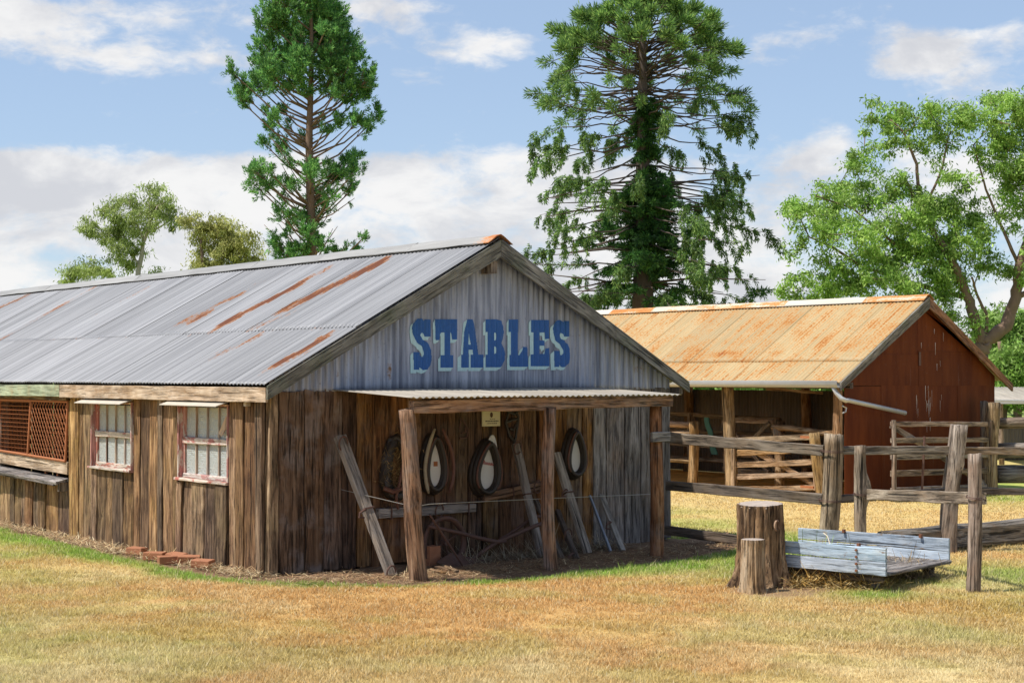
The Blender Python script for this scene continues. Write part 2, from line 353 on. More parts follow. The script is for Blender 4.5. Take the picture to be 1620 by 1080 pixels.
def post_mesh(L, r0, r1, n=14, sides=13, groove=.08, wob=.015, knots=()):
    ph = [random.uniform(0, 6) for _ in range(4)]; V = []; F = []
    gr = [random.uniform(-groove, groove) for _ in range(sides)]
    for i in range(n+1):
        u = i/n; cx = wob*math.sin(u*4+ph[0]); cy = wob*math.sin(u*5+ph[1])
        for j in range(sides):
            a = 2*math.pi*j/sides; r = (r0+(r1-r0)*u)*(1+gr[j]+.04*math.sin(3*a+u*3+ph[2])+random.uniform(-.02, .02))
            for (ku, ka, kr, ks) in knots:
                da = math.atan2(math.sin(a-ka), math.cos(a-ka)); r += kr*math.exp(-((u-ku)/ks)**2-(da/.8)**2)
            zz = u*L + (random.uniform(-.012, .012) if i == n else 0)
            V.append((cx+r*math.cos(a), cy+r*math.sin(a), zz))
    for i in range(n):
        for j in range(sides): F.append((i*sides+j, i*sides+(j+1) % sides, (i+1)*sides+(j+1) % sides, (i+1)*sides+j))
    F += [tuple(range(sides-1, -1, -1)), tuple(n*sides+j for j in range(sides))]
    me = bpy.data.meshes.new('post'); me.from_pydata(V, [], F); me.update()
    me.polygons.foreach_set('use_smooth', [True]*(len(F)-2)+[False]*2); return me
def post(name, p0, p1, r0, r1, mat, parent=None, **kw):
    mw, L = frame_z(p0, p1, (1, 0.01, 0) if abs((Vector(p1)-Vector(p0)).normalized().x) < .9 else (0, 0, 1))
    return obj(name, post_mesh(L, r0, r1, **kw), mat, mw, parent)

# ------------------------------------------------------------------ value noise for layout masks
_T = R.random((256, 256))
def vnoise(x, y):
    xi = np.floor(x).astype(int); yi = np.floor(y).astype(int); fx = x-xi; fy = y-yi
    fx = fx*fx*(3-2*fx); fy = fy*fy*(3-2*fy)
    g = lambda a, b: _T[a % 256, b % 256]
    return (g(xi, yi)*(1-fx)+g(xi+1, yi)*fx)*(1-fy)+(g(xi, yi+1)*(1-fx)+g(xi+1, yi+1)*fx)*fy
def fbm(x, y, o=4):
    s = 0; a = .5; t = 0
    for i in range(o): s = s+a*vnoise(x*2**i+i*17.3, y*2**i+i*5.1); t += a; a *= .5
    return s/t
def sst(v, a, b): t = np.clip((v-a)/(b-a), 0, 1); return t*t*(3-2*t)

DIRT = np.array([(-.30, 16), (-.26, 6.36), (-.42, 2.42), (-.50, .5), (-.25, -.40), (.7, -1.46), (2.05, -1.72), (4.1, -1.58), (5.2, -1.35), (6.1, -.7), (6.1, -.05), (5.3, .1), (5.3, 16)])
def poly_sd(x, y, P):
    d = np.full(x.shape, 1e9); ins = np.zeros(x.shape, bool); n = len(P)
    for i in range(n):
        a = P[i]; b = P[(i+1) % n]; e = b-a
        t = np.clip(((x-a[0])*e[0]+(y-a[1])*e[1])/(e@e), 0, 1)
        d = np.minimum(d, np.hypot(x-a[0]-t*e[0], y-a[1]-t*e[1]))
        c = ((a[1] > y) != (b[1] > y)) & (x < (b[0]-a[0])*(y-a[1])/(b[1]-a[1]+1e-12)+a[0]); ins ^= c
    return np.where(ins, -d, d)
def layout(x, y):
    sd_ = poly_sd(x, y, DIRT) + (fbm(x*3.1, y*3.1)-.5)*.22
    dirt = 1-sst(sd_, -.05, .07)
    stump = np.hypot((x-3.15), (y+3.78)); dirt = np.maximum(dirt, .85*(1-sst(stump+(fbm(x*5, y*5)-.5)*.3, .38, .62)))
    shed = sst(x+(fbm(x*2, y*2)-.5)*.6, 11.2, 11.9)*(1-sst(x, 15.5, 15.7))*sst(y, 1.9, 2.2); 
    shedin = shed*(y > 2.2)
    # green belt along the bed
    wid = .10+.42*sst(y, 1.0, 6.5)*(x < .2)+.14*sst(y, -.6, 1.2)*(x < .2)+.75*sst(x, 1.6, 4.4)*(y < 0)
    g = 1-sst(sd_+(fbm(x*1.3, y*1.3)-.5)*.5, wid*.35, wid*1.9+.10)
    for (bx, by, br, ba) in ((4.3, -2.7, .8, .9), (3.6, -2.9, .5, .6), (4.9, -4.2, .7, .5), (3.6, -4.55, .45, .75), (5.9, -4.6, .9, .85), (5.0, -5.5, .6, .5), (3.9, -6.0, 1.2, .25), (5.5, -6.5, 1.0, .5),
                             (.6, -4.5, .5, .2), (-2.6, -2.8, 1.1, .3), (-3.6, -1.0, 1.0, .45), (-2.2, 1.5, .9, .35), (-1.2, 3.4, .8, .45), (2.4, -6.2, .8, .2), (7.0, 1.2, 1.0, .55), (8, 2.9, .9, .4), (14.5, 1.0, 1.5, .7), (17, 2, 2.5, .8), (6.2, .6, .5, .6)):
        g = np.maximum(g, ba*np.exp(-((x-bx)**2+(y-by)**2)/br**2)*(.45+1.1*fbm(x*2.2+9, y*2.2)))
    g = np.clip(g*(.55+.9*fbm(x*4.3+3, y*4.3+7)), 0, 1)
    return dirt, g, shedin
STRAW = np.array([.66, .485, .215]); ORANGE = np.array([.61, .375, .145]); PALE = np.array([.72, .60, .335]); GREEN = np.array([.28, .40, .07]); OLIVE = np.array([.49, .44, .15]); SOIL = np.array([.20, .125, .078])
def grass_col(x, y):
    dirt, g, shed = layout(x, y)
    n1 = fbm(x*.55+2, y*.55+5, 4); n2 = fbm(x*2.3+40, y*2.3, 4); n3 = fbm(x*.8+70, y*.8+30, 4)
    orange = sst(n1*.6+n2*.4+.25*np.exp(-((x+.2)**2/9+(y+2.4)**2/3.5)), .42, .64)[:, None]
    pale = np.clip(sst(n3*.55+n2*.45, .50, .68)+.9*np.exp(-((x-1.4)**2+(y+7.4)**2)/1.6)+.6*np.exp(-((x+3.9)**2+(y+3.3)**2)/1.2), 0, 1)[:, None]
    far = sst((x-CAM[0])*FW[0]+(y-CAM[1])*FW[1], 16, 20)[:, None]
    c = STRAW*(1-orange)+ORANGE*orange
    c = c*(1-.75*pale*(1-orange*.6))+PALE*.75*pale*(1-orange*.6)
    ol = sst(fbm(x*1.7+11, y*1.7+90), .52, .7)[:, None]*.42; c = c*(1-ol)+OLIVE*ol
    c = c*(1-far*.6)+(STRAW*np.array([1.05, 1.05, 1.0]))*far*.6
    g = g[:, None]; c = c*(1-g)+GREEN*g
    return c, dirt, g[:, 0], shed

# ------------------------------------------------------------------ ground
def axis(lo, hi, step, ext): 
    a = np.arange(lo, hi+1e-6, step); out = np.geomspace(step, ext, 26)
    return np.concatenate([lo-np.cumsum(out)[::-1]*1.0, a, hi+np.cumsum(out)])
gx = axis(-9, 20, .13, 160); gy = axis(-14, 10, .13, 160)
X, Y = np.meshgrid(gx, gy, indexing='ij'); x = X.ravel(); y = Y.ravel()
c, dirt, g, shed = grass_col(x, y)
soil = SOIL[None]*(.7+.7*fbm(x*9, y*9))[:, None]
straw = np.array([.72, .43, .13])*(.5+1.0*fbm(x*5, y*5))[:, None]  # straw colour brightened to stand in for sunlight on the shed floor
c = c*.88*(1-dirt[:, None])+soil*dirt[:, None]; c = c*(1-shed[:, None])+straw*shed[:, None]
farm = np.clip((np.hypot(x, y)-19)/14, 0, 1)[:, None]; c = c*(1-farm)+np.array([.22, .27, .075])*farm
near = (np.abs(x-5) < 15) & (np.abs(y+2) < 13)
z = np.where(near, (fbm(x*1.1, y*1.1)-.5)*.03-.012, -.012) + .05*np.clip(dirt, 0, 1)*(fbm(x*6, y*6)-.35)
nx, ny = len(gx), len(gy)
ii, jj = np.meshgrid(np.arange(nx-1), np.arange(ny-1), indexing='ij'); a = (ii*ny+jj).ravel()
gme = mesh_np('ground', np.stack([x, y, z], 1), np.stack([a, a+ny, a+ny+1, a+1], 1), {'Col': c}, smooth=True)
tag(obj('ground', gme, 'ground'), kind='structure')

# grass blades
def blades(name, label, N, zr, hmul=1.0, lat=.40, seed=3, mat='grass'):
    r = np.random.default_rng(seed)
    u = r.random(N); zd = zr[0]*zr[1]/(zr[1]-u*(zr[1]-zr[0])) ; la = (r.random(N)*2-1)*lat*zd
    f2 = FW[:2]/np.linalg.norm(FW[:2])
    x = CAM[0]+f2[0]*zd+RT[0]*la; y = CAM[1]+f2[1]*zd+RT[1]*la
    c, dirt, g, shed = grass_col(x, y)
    inb = ((x > -.05) & (x < 5.5) & (y > -.05)) | ((x > 11.4) & (y > 2.25))
    keep = (r.random(N) > dirt*1.02) & ~inb
    x, y, c, g, zd = x[keep], y[keep], c[keep], g[keep], zd[keep]; n = len(x)
    clump = fbm(x*6, y*6, 3)
    h = (.016+.022*r.random(n)+.022*g*r.random(n))*(.30+1.45*clump)*hmul
    h = h*np.where(r.random(n) < .04, 1.9, 1.0)
    ang = r.random(n)*6.283; lean = (.35+1.1*r.random(n)*(1-.4*g))
    w = .0034*(zd/11)**.6*(.7+.7*r.random(n))
    dx, dy = np.cos(ang), np.sin(ang); sx, sy = -dy, dx
    base = np.stack([x, y, np.full(n, -.012)], 1)
    side = np.stack([sx*w, sy*w, np.zeros(n)], 1)
    tip = base+np.stack([dx*h*lean, dy*h*lean, h], 1)
    V = np.empty((n, 3, 3)); V[:, 0] = base-side; V[:, 1] = base+side; V[:, 2] = tip
    cc = c*(.68+.7*r.random(n))[:, None]*np.array([1, 1, 1]); dry = r.random(n) < .12; cc[dry] = np.array([.66, .56, .34])*(.8+.4*r.random((dry.sum(), 1)))
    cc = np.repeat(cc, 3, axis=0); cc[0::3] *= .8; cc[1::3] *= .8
    return tag(obj(name, mesh_np(name, V.reshape(-1, 3), np.arange(3*n).reshape(-1, 3), {'Col': np.clip(cc, 0, 1)}), mat), label, 'grass', kind='stuff')
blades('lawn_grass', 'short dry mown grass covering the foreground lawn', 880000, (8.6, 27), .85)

# loose straw and twigs on the bare bed
def litter(name, label, cat, pts, n, spread, col, hz=.02, ln=(.05, .16), seed=5, up=.25, thick=.0035):
    r = np.random.default_rng(seed); pts = np.asarray(pts, float)
    idx = r.integers(0, len(pts)-1, n); t = r.random(n)[:, None]
    p = pts[idx]*(1-t)+pts[idx+1]*t + np.concatenate([r.normal(0, spread, (n, 2)), np.zeros((n, 1))], 1)
    p[:, 2] = r.random(n)**2*hz+.004
    a = r.random(n)*6.283; d = np.stack([np.cos(a), np.sin(a), r.normal(0, up, n)], 1); L = r.uniform(*ln, n)[:, None]
    s = np.stack([-np.sin(a), np.cos(a), np.zeros(n)], 1)*thick
    q = p+d*L; q[:, 2] = np.maximum(q[:, 2], .004)
    V = np.empty((n, 4, 3)); V[:, 0] = p-s; V[:, 1] = p+s; V[:, 2] = q+s*.5+(0, 0, .003); V[:, 3] = q-s*.5+(0, 0, .003)
    c = np.repeat(np.asarray(col)[r.integers(0, len(col), n)]*(.5+.9*r.random((n, 1))), 4, axis=0)
    return tag(obj(name, mesh_np(name, V.reshape(-1, 3), np.arange(4*n).reshape(-1, 4), {'Col': np.clip(c, 0, 1)}), 'litter'), label, cat, kind='stuff')
LC = [(.42, .27, .14), (.30, .17, .09), (.55, .42, .25), (.22, .13, .08)]
litter('bark_litter', 'brown bark and straw litter scattered on the bed under the veranda', 'litter', [(.0, -.35, 0), (.9, -1.0, 0), (2, -1.1, 0), (3.2, -1.05, 0), (4.3, -1.0, 0), (5.6, -.8, 0)], 9000, .26, LC, seed=5, ln=(.03, .13), up=.12)
litter('straw_litter', 'pale straw strewn along the foot of the side wall', 'litter', [(-.12, -.1, 0), (-.22, 1.5, 0), (-.25, 3, 0), (-.17, 5, 0), (-.14, 7.5, 0)], 5200, .085, [(.60, .47, .27), (.5, .34, .18), (.36, .22, .12), (.66, .55, .36)], hz=.05, seed=6, ln=(.04, .14))
litter('dry_weed_tangle', 'tangle of dry grey weeds against the front wall', 'weeds', [(1.9, -.35, 0), (2.8, -.45, 0), (3.6, -.3, 0), (4.4, -.3, 0)], 1500, .11, [(.36, .29, .2), (.26, .2, .14), (.45, .38, .27)], hz=.05, seed=8, ln=(.07, .22), up=.6)

# ------------------------------------------------------------------ corrugated sheet
PITCH_C, AMP = .076, .0085
def corr(u): return AMP*np.cos(2*np.pi*u/PITCH_C)
def corr_sheet(name, mat, org, ud, vd, width, vlen, parent, u0=0.0, nv=12, spw=6, rust=None, lift=0.0, thick=.0015, top=None, skew=0.0):
    """sheet from org, corrugations across ud, running along vd; top(u) gives another length for every column"""
    ud = Vector(ud).normalized(); vd = Vector(vd).normalized(); nd = ud.cross(vd)
    nu = max(6, int(round(width/PITCH_C*spw))); us = np.linspace(0, width, nu+1); ts = np.linspace(0, 1, nv+1)
    U, T = np.meshgrid(us, ts, indexing='ij')
    Lc = np.full(us.shape, vlen) if top is None else np.maximum(top(us), .004)
    Vv = T*Lc[:, None]; H = corr(U+u0)+lift+skew*T
    n = (nu+1)*(nv+1)
    V = np.concatenate([np.stack([U, Vv, H], -1).reshape(-1, 3), np.stack([U, Vv, H-thick], -1).reshape(-1, 3)])
    i, j = np.meshgrid(np.arange(nu), np.arange(nv), indexing='ij'); a = (i*(nv+1)+j).ravel(); s = nv+1
    F = [np.stack([a, a+s, a+s+1, a+1], 1), np.stack([a+n, a+1+n, a+s+1+n, a+s+n], 1)]
    e = np.arange(nu)*s; F.append(np.stack([e, e+n, e+s+n, e+s], 1)); e = e+nv; F.append(np.stack([e, e+s, e+s+n, e+n], 1))
    e = np.arange(nv); F.append(np.stack([e, e+1, e+1+n, e+n], 1)); e = e+nu*s; F.append(np.stack([e, e+n, e+1+n, e+1], 1))
    mw = Matrix((ud, vd, nd)).transposed().to_4x4(); mw.translation = Vector(org)
    ra = np.zeros(2*n)
    if rust is not None:
        r_ = rust(U.ravel(), Vv.ravel()); ra = np.concatenate([r_, r_])
    return obj(name, mesh_np(name, V, np.concatenate(F), {'rust': ra}, smooth=True), mat, mw, parent)

# ================================================================== STABLE
W1, HE, HR, OV, SO = 5.479, 1.869, 3.414, .20, .105
LEN = 16.0; MID = W1/2
stable = empty('stable_building', (0, 0, 0), 'long low slab timber stable with grey iron roof and STABLES lettered on its gable', 'building')
slope = Vector((MID+SO, 0, HR-HE)); SL = slope.length; sl_d = slope.normalized()
# rust streaks measured on the roof: (ridgewise position, distance up the slope, half sizes, strength)
def roof_pt(px, py):
    n_ = np.array([-(HR-HE), 0, MID+SO]); p0 = np.array([-SO, 0, HE]); d = ray(px, py); t = ((p0-CAM)@n_)/(d@n_); P = CAM+d*t
    return P[1], np.dot(P-p0, np.array(sl_d))
RUST = []
for (xa, ya, xb, yb, wd_, st) in [(372, 504, 465, 458, .075, .85), (466, 484, 590, 424, .085, .9), (345, 522, 372, 508, .06, .6), (348, 482, 378, 470, .06, .6), (478, 448, 510, 432, .06, .65), (300, 506, 320, 503, .08, .5), (410, 450, 430, 442, .06, .45),
                                  (446, 574, 506, 542, .05, .85), (510, 535, 522, 530, .04, .5), (350, 560, 400, 537, .07, .40), (0, 540, 140, 462, .07, .42), (0, 488, 40, 470, .1, .5), (130, 510, 225, 462, .05, .38), (405, 520, 470, 495, .05, .35), (420, 590, 480, 560, .05, .4)]:
    a = roof_pt(xa, ya); b = roof_pt(xb, yb); RUST.append((a, b, wd_, st))
def rust_at(yy, tt):
    out = np.zeros(yy.shape)
    for (a, b, w, s) in RUST:
        e = np.array([b[0]-a[0], b[1]-a[1]]); q = np.clip(((yy-a[0])*e[0]+(tt-a[1])*e[1])/(e@e+1e-9), 0, 1)
        d = np.hypot((yy-a[0]-q*e[0]), (tt-a[1]-q*e[1])*.5)
        out = np.maximum(out, s*1.12*np.exp(-(d/(w*1.75))**4))
    out = out*(.45+1.15*fbm(yy*5+3, tt*2.2, 3))
    out = np.maximum(out, .30*np.exp(-((tt-SL*.36)/.05)**2)*sst(fbm(yy*2.1+9, yy*0+4), .5, .62))
    return out
sw = .76
nsh = int((LEN+OV)/sw)+1
LOWER = SL*.36
for i in range(nsh):
    y0 = -OV-.015+i*sw; w_ = min(sw+.035, LEN-y0)
    if w_ < .1: break
    # columns run along -y so that the sheet normal faces out
    for row, (t0, ln, lf) in enumerate(((-.03, LOWER+.10, 0.0), (LOWER, SL-LOWER, .004))):
        org = Vector((-SO, y0+w_, HE))+sl_d*t0
        nrm = Vector((-sl_d.z, 0, sl_d.x))
        org = org+nrm*(.012+lf+.004*(i % 2))
        rf = (lambda u, v, y1=y0+w_, t0=t0: rust_at(y1-u, v+t0))
        corr_sheet('roof_sheet', 'iron_roof', org, (0, -1, 0), sl_d, w_, ln+random.uniform(-.012, .012)*(row == 0), stable, u0=-(y0+w_)+.02*row, nv=26 if i < 19 else 4, rust=rf, lift=random.uniform(-.0015, .0015), skew=random.uniform(-.002, .002))
    dr = Vector((-sl_d.x, 0, sl_d.z)); org = Vector((W1+SO, y0, HE))-dr*.03+Vector((sl_d.z, 0, sl_d.x))*(.012+.004*(i % 2))
    corr_sheet('roof_sheet', 'iron_roof', org, (0, 1, 0), dr, w_, SL, stable, u0=y0, nv=3, spw=5)
# ridge capping in lengths
yy = -OV-.03; i = 0
while yy < LEN:
    l_ = min([1.55, 1.9, 1.75, 1.8, 1.8][i % 5], LEN-yy); b_ = MB()
    zt = HR+.05+.004*(i % 2); wdt = .17
    prof = [(-wdt, -wdt*.54), (-.05, -.012), (0, .012), (.05, -.012), (wdt, -wdt*.54)]
    ns = 6; V = []
    for q in range(ns+1):
        for (px, pz) in prof: V.append((px+random.uniform(-.006, .006), q/ns*(l_+.03), pz+random.uniform(-.004, .004)))
    for q in range(ns+1):
        for (px, pz) in prof: V.append((px, q/ns*(l_+.03), pz-.006))
    m_ = 5; Fq = []; o_ = (ns+1)*m_
    for q in range(ns):
        for j in range(m_-1):
            a = q*m_+j; Fq += [(a, a+1, a+1+m_, a+m_), (a+o_, a+m_+o_, a+1+m_+o_, a+1+o_)]
    for j in range(m_-1): Fq += [(j, j+o_, j+1+o_, j+1), (ns*m_+j, ns*m_+j+1, ns*m_+j+1+o_, ns*m_+j+o_)]
    b_.add(V, Fq); ro = b_.build('ridge_cap', 'ridge_iron', stable, Matrix.Translation((MID, yy, zt)))
    ra = ro.data.attributes.new('rust', 'FLOAT', 'POINT'); ra.data.foreach_set('value', [.75*max(0, 1-v[1]/.55) if i == 0 else .12 for v in V])
    yy += l_; i += 1
# barge boards
def prism_y(name, P, y0, y1, mat, parent):
    n = len(P); V = [(p[0], y0, p[1]) for p in P]+[(p[0], y1, p[1]) for p in P]
    F = [tuple(range(n)), tuple(range(2*n-1, n-1, -1))]+[(i, i+n, (i+1) % n+n, (i+1) % n) for i in range(n)]
    org = Vector((P[0][0], y0, P[0][1])); ax = (Vector((P[-1][0], 0, P[-1][1]))-Vector((P[0][0], 0, P[0][1]))).normalized()
    mw = Matrix((Vector((0, 1, 0)).cross(ax), Vector((0, 1, 0)), ax)).transposed().to_4x4(); mw.translation = org; inv = mw.inverted()
    b_ = MB(); b_.add([inv @ Vector(v) for v in V], F); return b_.build(name, mat, parent, mw)
bz = .17
prism_y('barge_board', [(-SO-.012, HE-.02), (-SO-.012, HE-.155), (MID-.003, HR-bz-.02), (MID-.003, HR-.005)], -OV-.035, -OV, 'barge', stable)
prism_y('barge_board', [(W1+SO+.012, HE-.02), (W1+SO+.012, HE-.12), (MID+.003, HR-bz-.02), (MID+.003, HR-.005)], -OV-.033, -OV+.002, 'barge', stable)
MB().box((MID-.07, -.1, HR-.30), (.085, .2, .13)).build('purlin_end', 'fence', stable)
for (xx, zz) in ((W1+.02, HE-.1),): MB().box((xx, -.09, zz), (.06, .18, .08)).build('purlin_end', 'fence_dark', stable)
# fascia boards and rafter ends on the side
for (a, b_, mt, dz) in ((-OV, 4.80, 'fascia', 0), (4.815, 9.4, 'fascia_green', .004), (9.41, 13, 'fascia', 0), (13.01, 16, 'fascia', .004)):
    board('fascia_board', (-SO-.004, a, 1.762+dz), (-SO-.004, b_, 1.762-dz*3), .145, .03, mt, stable, xh=(0, 0, 1), n=10, jw=.002, jt=.001, bev=.003)
for yy in (.28, 2.16, 5.2): MB().box((-.058, yy, 1.68), (.05, .05, .07)).build('rafter_end', 'fascia', stable)
board('wall_plate', (-.055, 4.7, 1.69), (-.055, 15.9, 1.69), .08, .06, 'wall_brown', stable, xh=(0, 0, 1))
# gable iron
def gtop(x): return np.minimum(HE+(x+SO)*(HR-HE)/(MID+SO), HE+(W1+SO-x)*(HR-HE)/(MID+SO))-.04
GB = 1.785
def gable_rust(x, z):
    o = .25*sst(x, 3.9, 4.15)*(1-sst(x, 4.3, 4.6))*sst(z, 1.9, 2.3)
    o = np.maximum(o, .55*np.exp(-((x-1.42)/.07)**2-((z-2.0)/.2)**2)); o = np.maximum(o, .5*np.exp(-((x-4.95)/.25)**2-((z-2.02)/.10)**2))
    o = np.maximum(o, .45*np.exp(-((x-4.02)/.05)**2-((z-2.42)/.05)**2)); o = np.maximum(o, .35*np.exp(-((x-.75)/.12)**2-((z-1.95)/.1)**2))
    return o
i = 0; x0 = .02
while x0 < W1-.03:
    w_ = min(.775, W1-.02-x0)
    corr_sheet('gable_sheet', 'gable_iron', (x0, -.022-.004*(i % 2), GB+random.uniform(-.008, .008)), (1, 0, 0), (0, 0, 1), w_, 0, stable, u0=x0, nv=10, spw=8, top=lambda u, x0=x0: gtop(x0+u)-GB, rust=lambda u, v, x0=x0: gable_rust(x0+u, v+GB))
    x0 += .76; i += 1
# painted letters (scan-converted so that the paint follows the corrugation)
Sp = [(100, 105), (130, 83), (165, 85), (185, 105), (190, 92), (248, 92), (248, 255), (190, 255), (185, 230), (165, 215), (148, 225), (146, 245), (165, 275), (200, 300), (235, 330), (250, 380), (255, 470), (245, 530), (215, 565), (180, 572), (155, 560), (140, 548), (138, 568), (85, 568), (82, 400), (140, 402), (142, 430), (155, 445), (175, 445), (185, 425), (183, 390), (165, 350), (130, 320), (95, 280), (78, 230), (72, 170), (80, 130)]
S2 = [(1405+(x_-72)*160/183, 97+(y_-83)*448/489) for x_, y_ in Sp]
LET = [[Sp],
 [[(292, 90), (500, 90), (500, 282), (455, 282), (447, 240), (430, 212), (428, 215), (428, 430), (465, 430), (465, 548), (345, 548), (345, 430), (372, 430), (372, 215), (350, 215), (335, 240), (328, 288), (297, 288)]],
 [[(590, 90), (640, 90), (672, 180), (695, 425), (745, 425), (745, 548), (630, 548), (628, 425), (645, 425), (640, 378), (608, 378), (603, 425), (612, 425), (612, 548), (533, 548), (533, 425), (556, 425), (570, 200)], [(612, 215), (630, 330), (602, 330)]],
 [[(770, 90), (880, 90), (915, 105), (938, 150), (943, 215), (935, 280), (915, 318), (940, 350), (952, 410), (948, 480), (930, 525), (905, 545), (772, 545), (772, 425), (790, 425), (790, 210), (770, 210)], [(848, 215), (862, 220), (868, 255), (862, 285), (848, 292)], [(848, 345), (865, 355), (870, 385), (865, 410), (848, 418)]],
 [[(990, 92), (1080, 92), (1080, 212), (1072, 212), (1072, 430), (1092, 430), (1110, 390), (1120, 352), (1160, 352), (1168, 540), (998, 540), (995, 430), (1005, 425), (1005, 210), (990, 210)]],
 [[(1200, 97), (1365, 97), (1368, 275), (1335, 278), (1328, 215), (1283, 215), (1283, 290), (1328, 292), (1328, 372), (1318, 340), (1283, 340), (1283, 418), (1325, 418), (1340, 370), (1370, 358), (1372, 535), (1198, 535), (1198, 425), (1218, 420), (1218, 215), (1200, 212)]],
 [S2]]
def to_wall(P): 
    o = [on(1, -.03, 640+x_/6, 490+y_/6) for x_, y_ in P]; return [(q[0], q[2]) for q in o]
def spans(polys, x):
    ys = []
    for P in polys:
        n = len(P)
        for i in range(n):
            a, b = P[i], P[(i+1) % n]
            if (a[0] > x) != (b[0] > x): ys.append(a[1]+(x-a[0])*(b[1]-a[1])/(b[0]-a[0]))
    ys.sort(); return list(zip(ys[0::2], ys[1::2]))
def letter(polys, mat, name, off, dxs, lab):
    xs = [p[0] for P in polys for p in P]; st = .0045; x = min(xs)+min(d[0] for d in dxs); b_ = MB(); xmax = max(xs)
    while x < xmax:
        xm = x+st/2; iv = []
        for (dx, dz) in dxs: iv += [(a+dz, b+dz) for a, b in spans(polys, xm-dx)]
        iv.sort(); mg = []
        for a, b in iv:
            if mg and a <= mg[-1][1]: mg[-1][1] = max(mg[-1][1], b)
            else: mg.append([a, b])
        yA = -.030-float(corr(x))-off; yB = -.030-float(corr(x+st))-off
        for a, b in mg: b_.add([(x, yA, a), (x+st, yB, a), (x+st, yB, b), (x, yA, b)], [(0, 1, 2, 3)])
        x += st
    o = b_.build(name, mat, stable); o['label'] = lab
for ch, P in zip('STABLES', LET):
    P = [to_wall(q) for q in P]
    letter(P, 'pale_paint', 'letter_shadow', .0010, [(-.039*t/7, -.037*t/7) for t in range(8)], 'pale aqua block shadow of a painted letter')
    letter(P, 'blue_paint', 'letter', .0030, [(0, 0)], 'blue painted slab letter '+ch)

# ---- front wall planks
fx = [0.0, .117, .418, .645, .868, 1.042, 1.219]
while fx[-1] < 4.1: fx.append(fx[-1]+random.choice((.16, .19, .22, .25, .28)))
fx[-1] = 4.25
fx += [4.46, 4.74, 5.0, 5.22, W1]
for i in range(len(fx)-1):
    a, b_ = fx[i], fx[i+1]; mt = 'wall_brown' if i == 0 else 'front_dark' if a < .86 else 'front_mid' if a < 4.1 else 'grey'
    d = random.uniform(-.012, .012) - (.03 if i in (0, ) else 0)
    board('plank', ((a+b_)/2, d, random.uniform(-.03, .02)), ((a+b_)/2+random.uniform(-.006, .006), d, 1.80), b_-a-.010, .045, mt, stable, xh=(-1, 0, 0), ragged=.012, n=8)
# ---- side wall planks: (from, to, bottom, top)
def side_planks(a, b_, z0, z1, ws, mt='wall_brown', out=0.0):
    yv = a; q = 0
    while yv < b_-.03:
        w_ = min(ws[q % len(ws)]*random.uniform(.85, 1.15), b_-yv)
        if b_-yv-w_ < .06: w_ = b_-yv
        d = random.uniform(-.014, .014)-out
        board('plank', (d-out*.5, yv+w_/2, z0+random.uniform(-.03, .02)), (d+random.uniform(-.008, .008), yv+w_/2+random.uniform(-.008, .008), z1), w_-.009, .045, mt, stable, xh=(0, 1, 0), ragged=.012, n=8)
        yv += w_; q += 1
side_planks(.02, .70, 0, 1.80, (.13, .22, .17, .15))
side_planks(.70, 1.83, 0, .83, (.26, .2, .3, .22), out=.02)
side_planks(1.83, 2.96, 0, 1.80, (.16, .22, .12, .19, .26))
side_planks(2.96, 4.08, 0, .85, (.24, .3, .19))
side_planks(4.08, 4.74, 0, 1.80, (.23, .15, .27))
side_planks(4.74, 7.06, 0, .66, (.2, .16, .25, .13))
side_planks(7.06, LEN, 0, 1.80, (.26, .22, .3, .24))
side_planks(.70, 1.83, 1.67, 1.80, (.3,)); side_planks(2.96, 4.08, 1.66, 1.80, (.3,))
board('corner_post', (.06, .07, 0), (.06, .07, 1.8), .10, .10, 'wall_brown', stable)
board('jamb_post', (.05, 7.08, 0), (.05, 7.08, 1.8), .1, .1, 'fence_dark', stable)
# right and back walls, earth floor inside
yv = .03
while yv < LEN:
    board('plank', (W1-.02, yv+.15, -.02), (W1-.02+random.uniform(-.01, .01), yv+.15, 1.84), .29, .045, 'grey', stable, xh=(0, -1, 0), n=3); yv += .30
xv = .05
while xv < W1-.05:
    board('plank', (xv+.22, LEN-.05, -.02), (xv+.22, LEN-.05, float(gtop(np.array([xv+.22]))[0])-.1), .42, .045, 'grey', stable, xh=(1, 0, 0), n=2); xv += .43
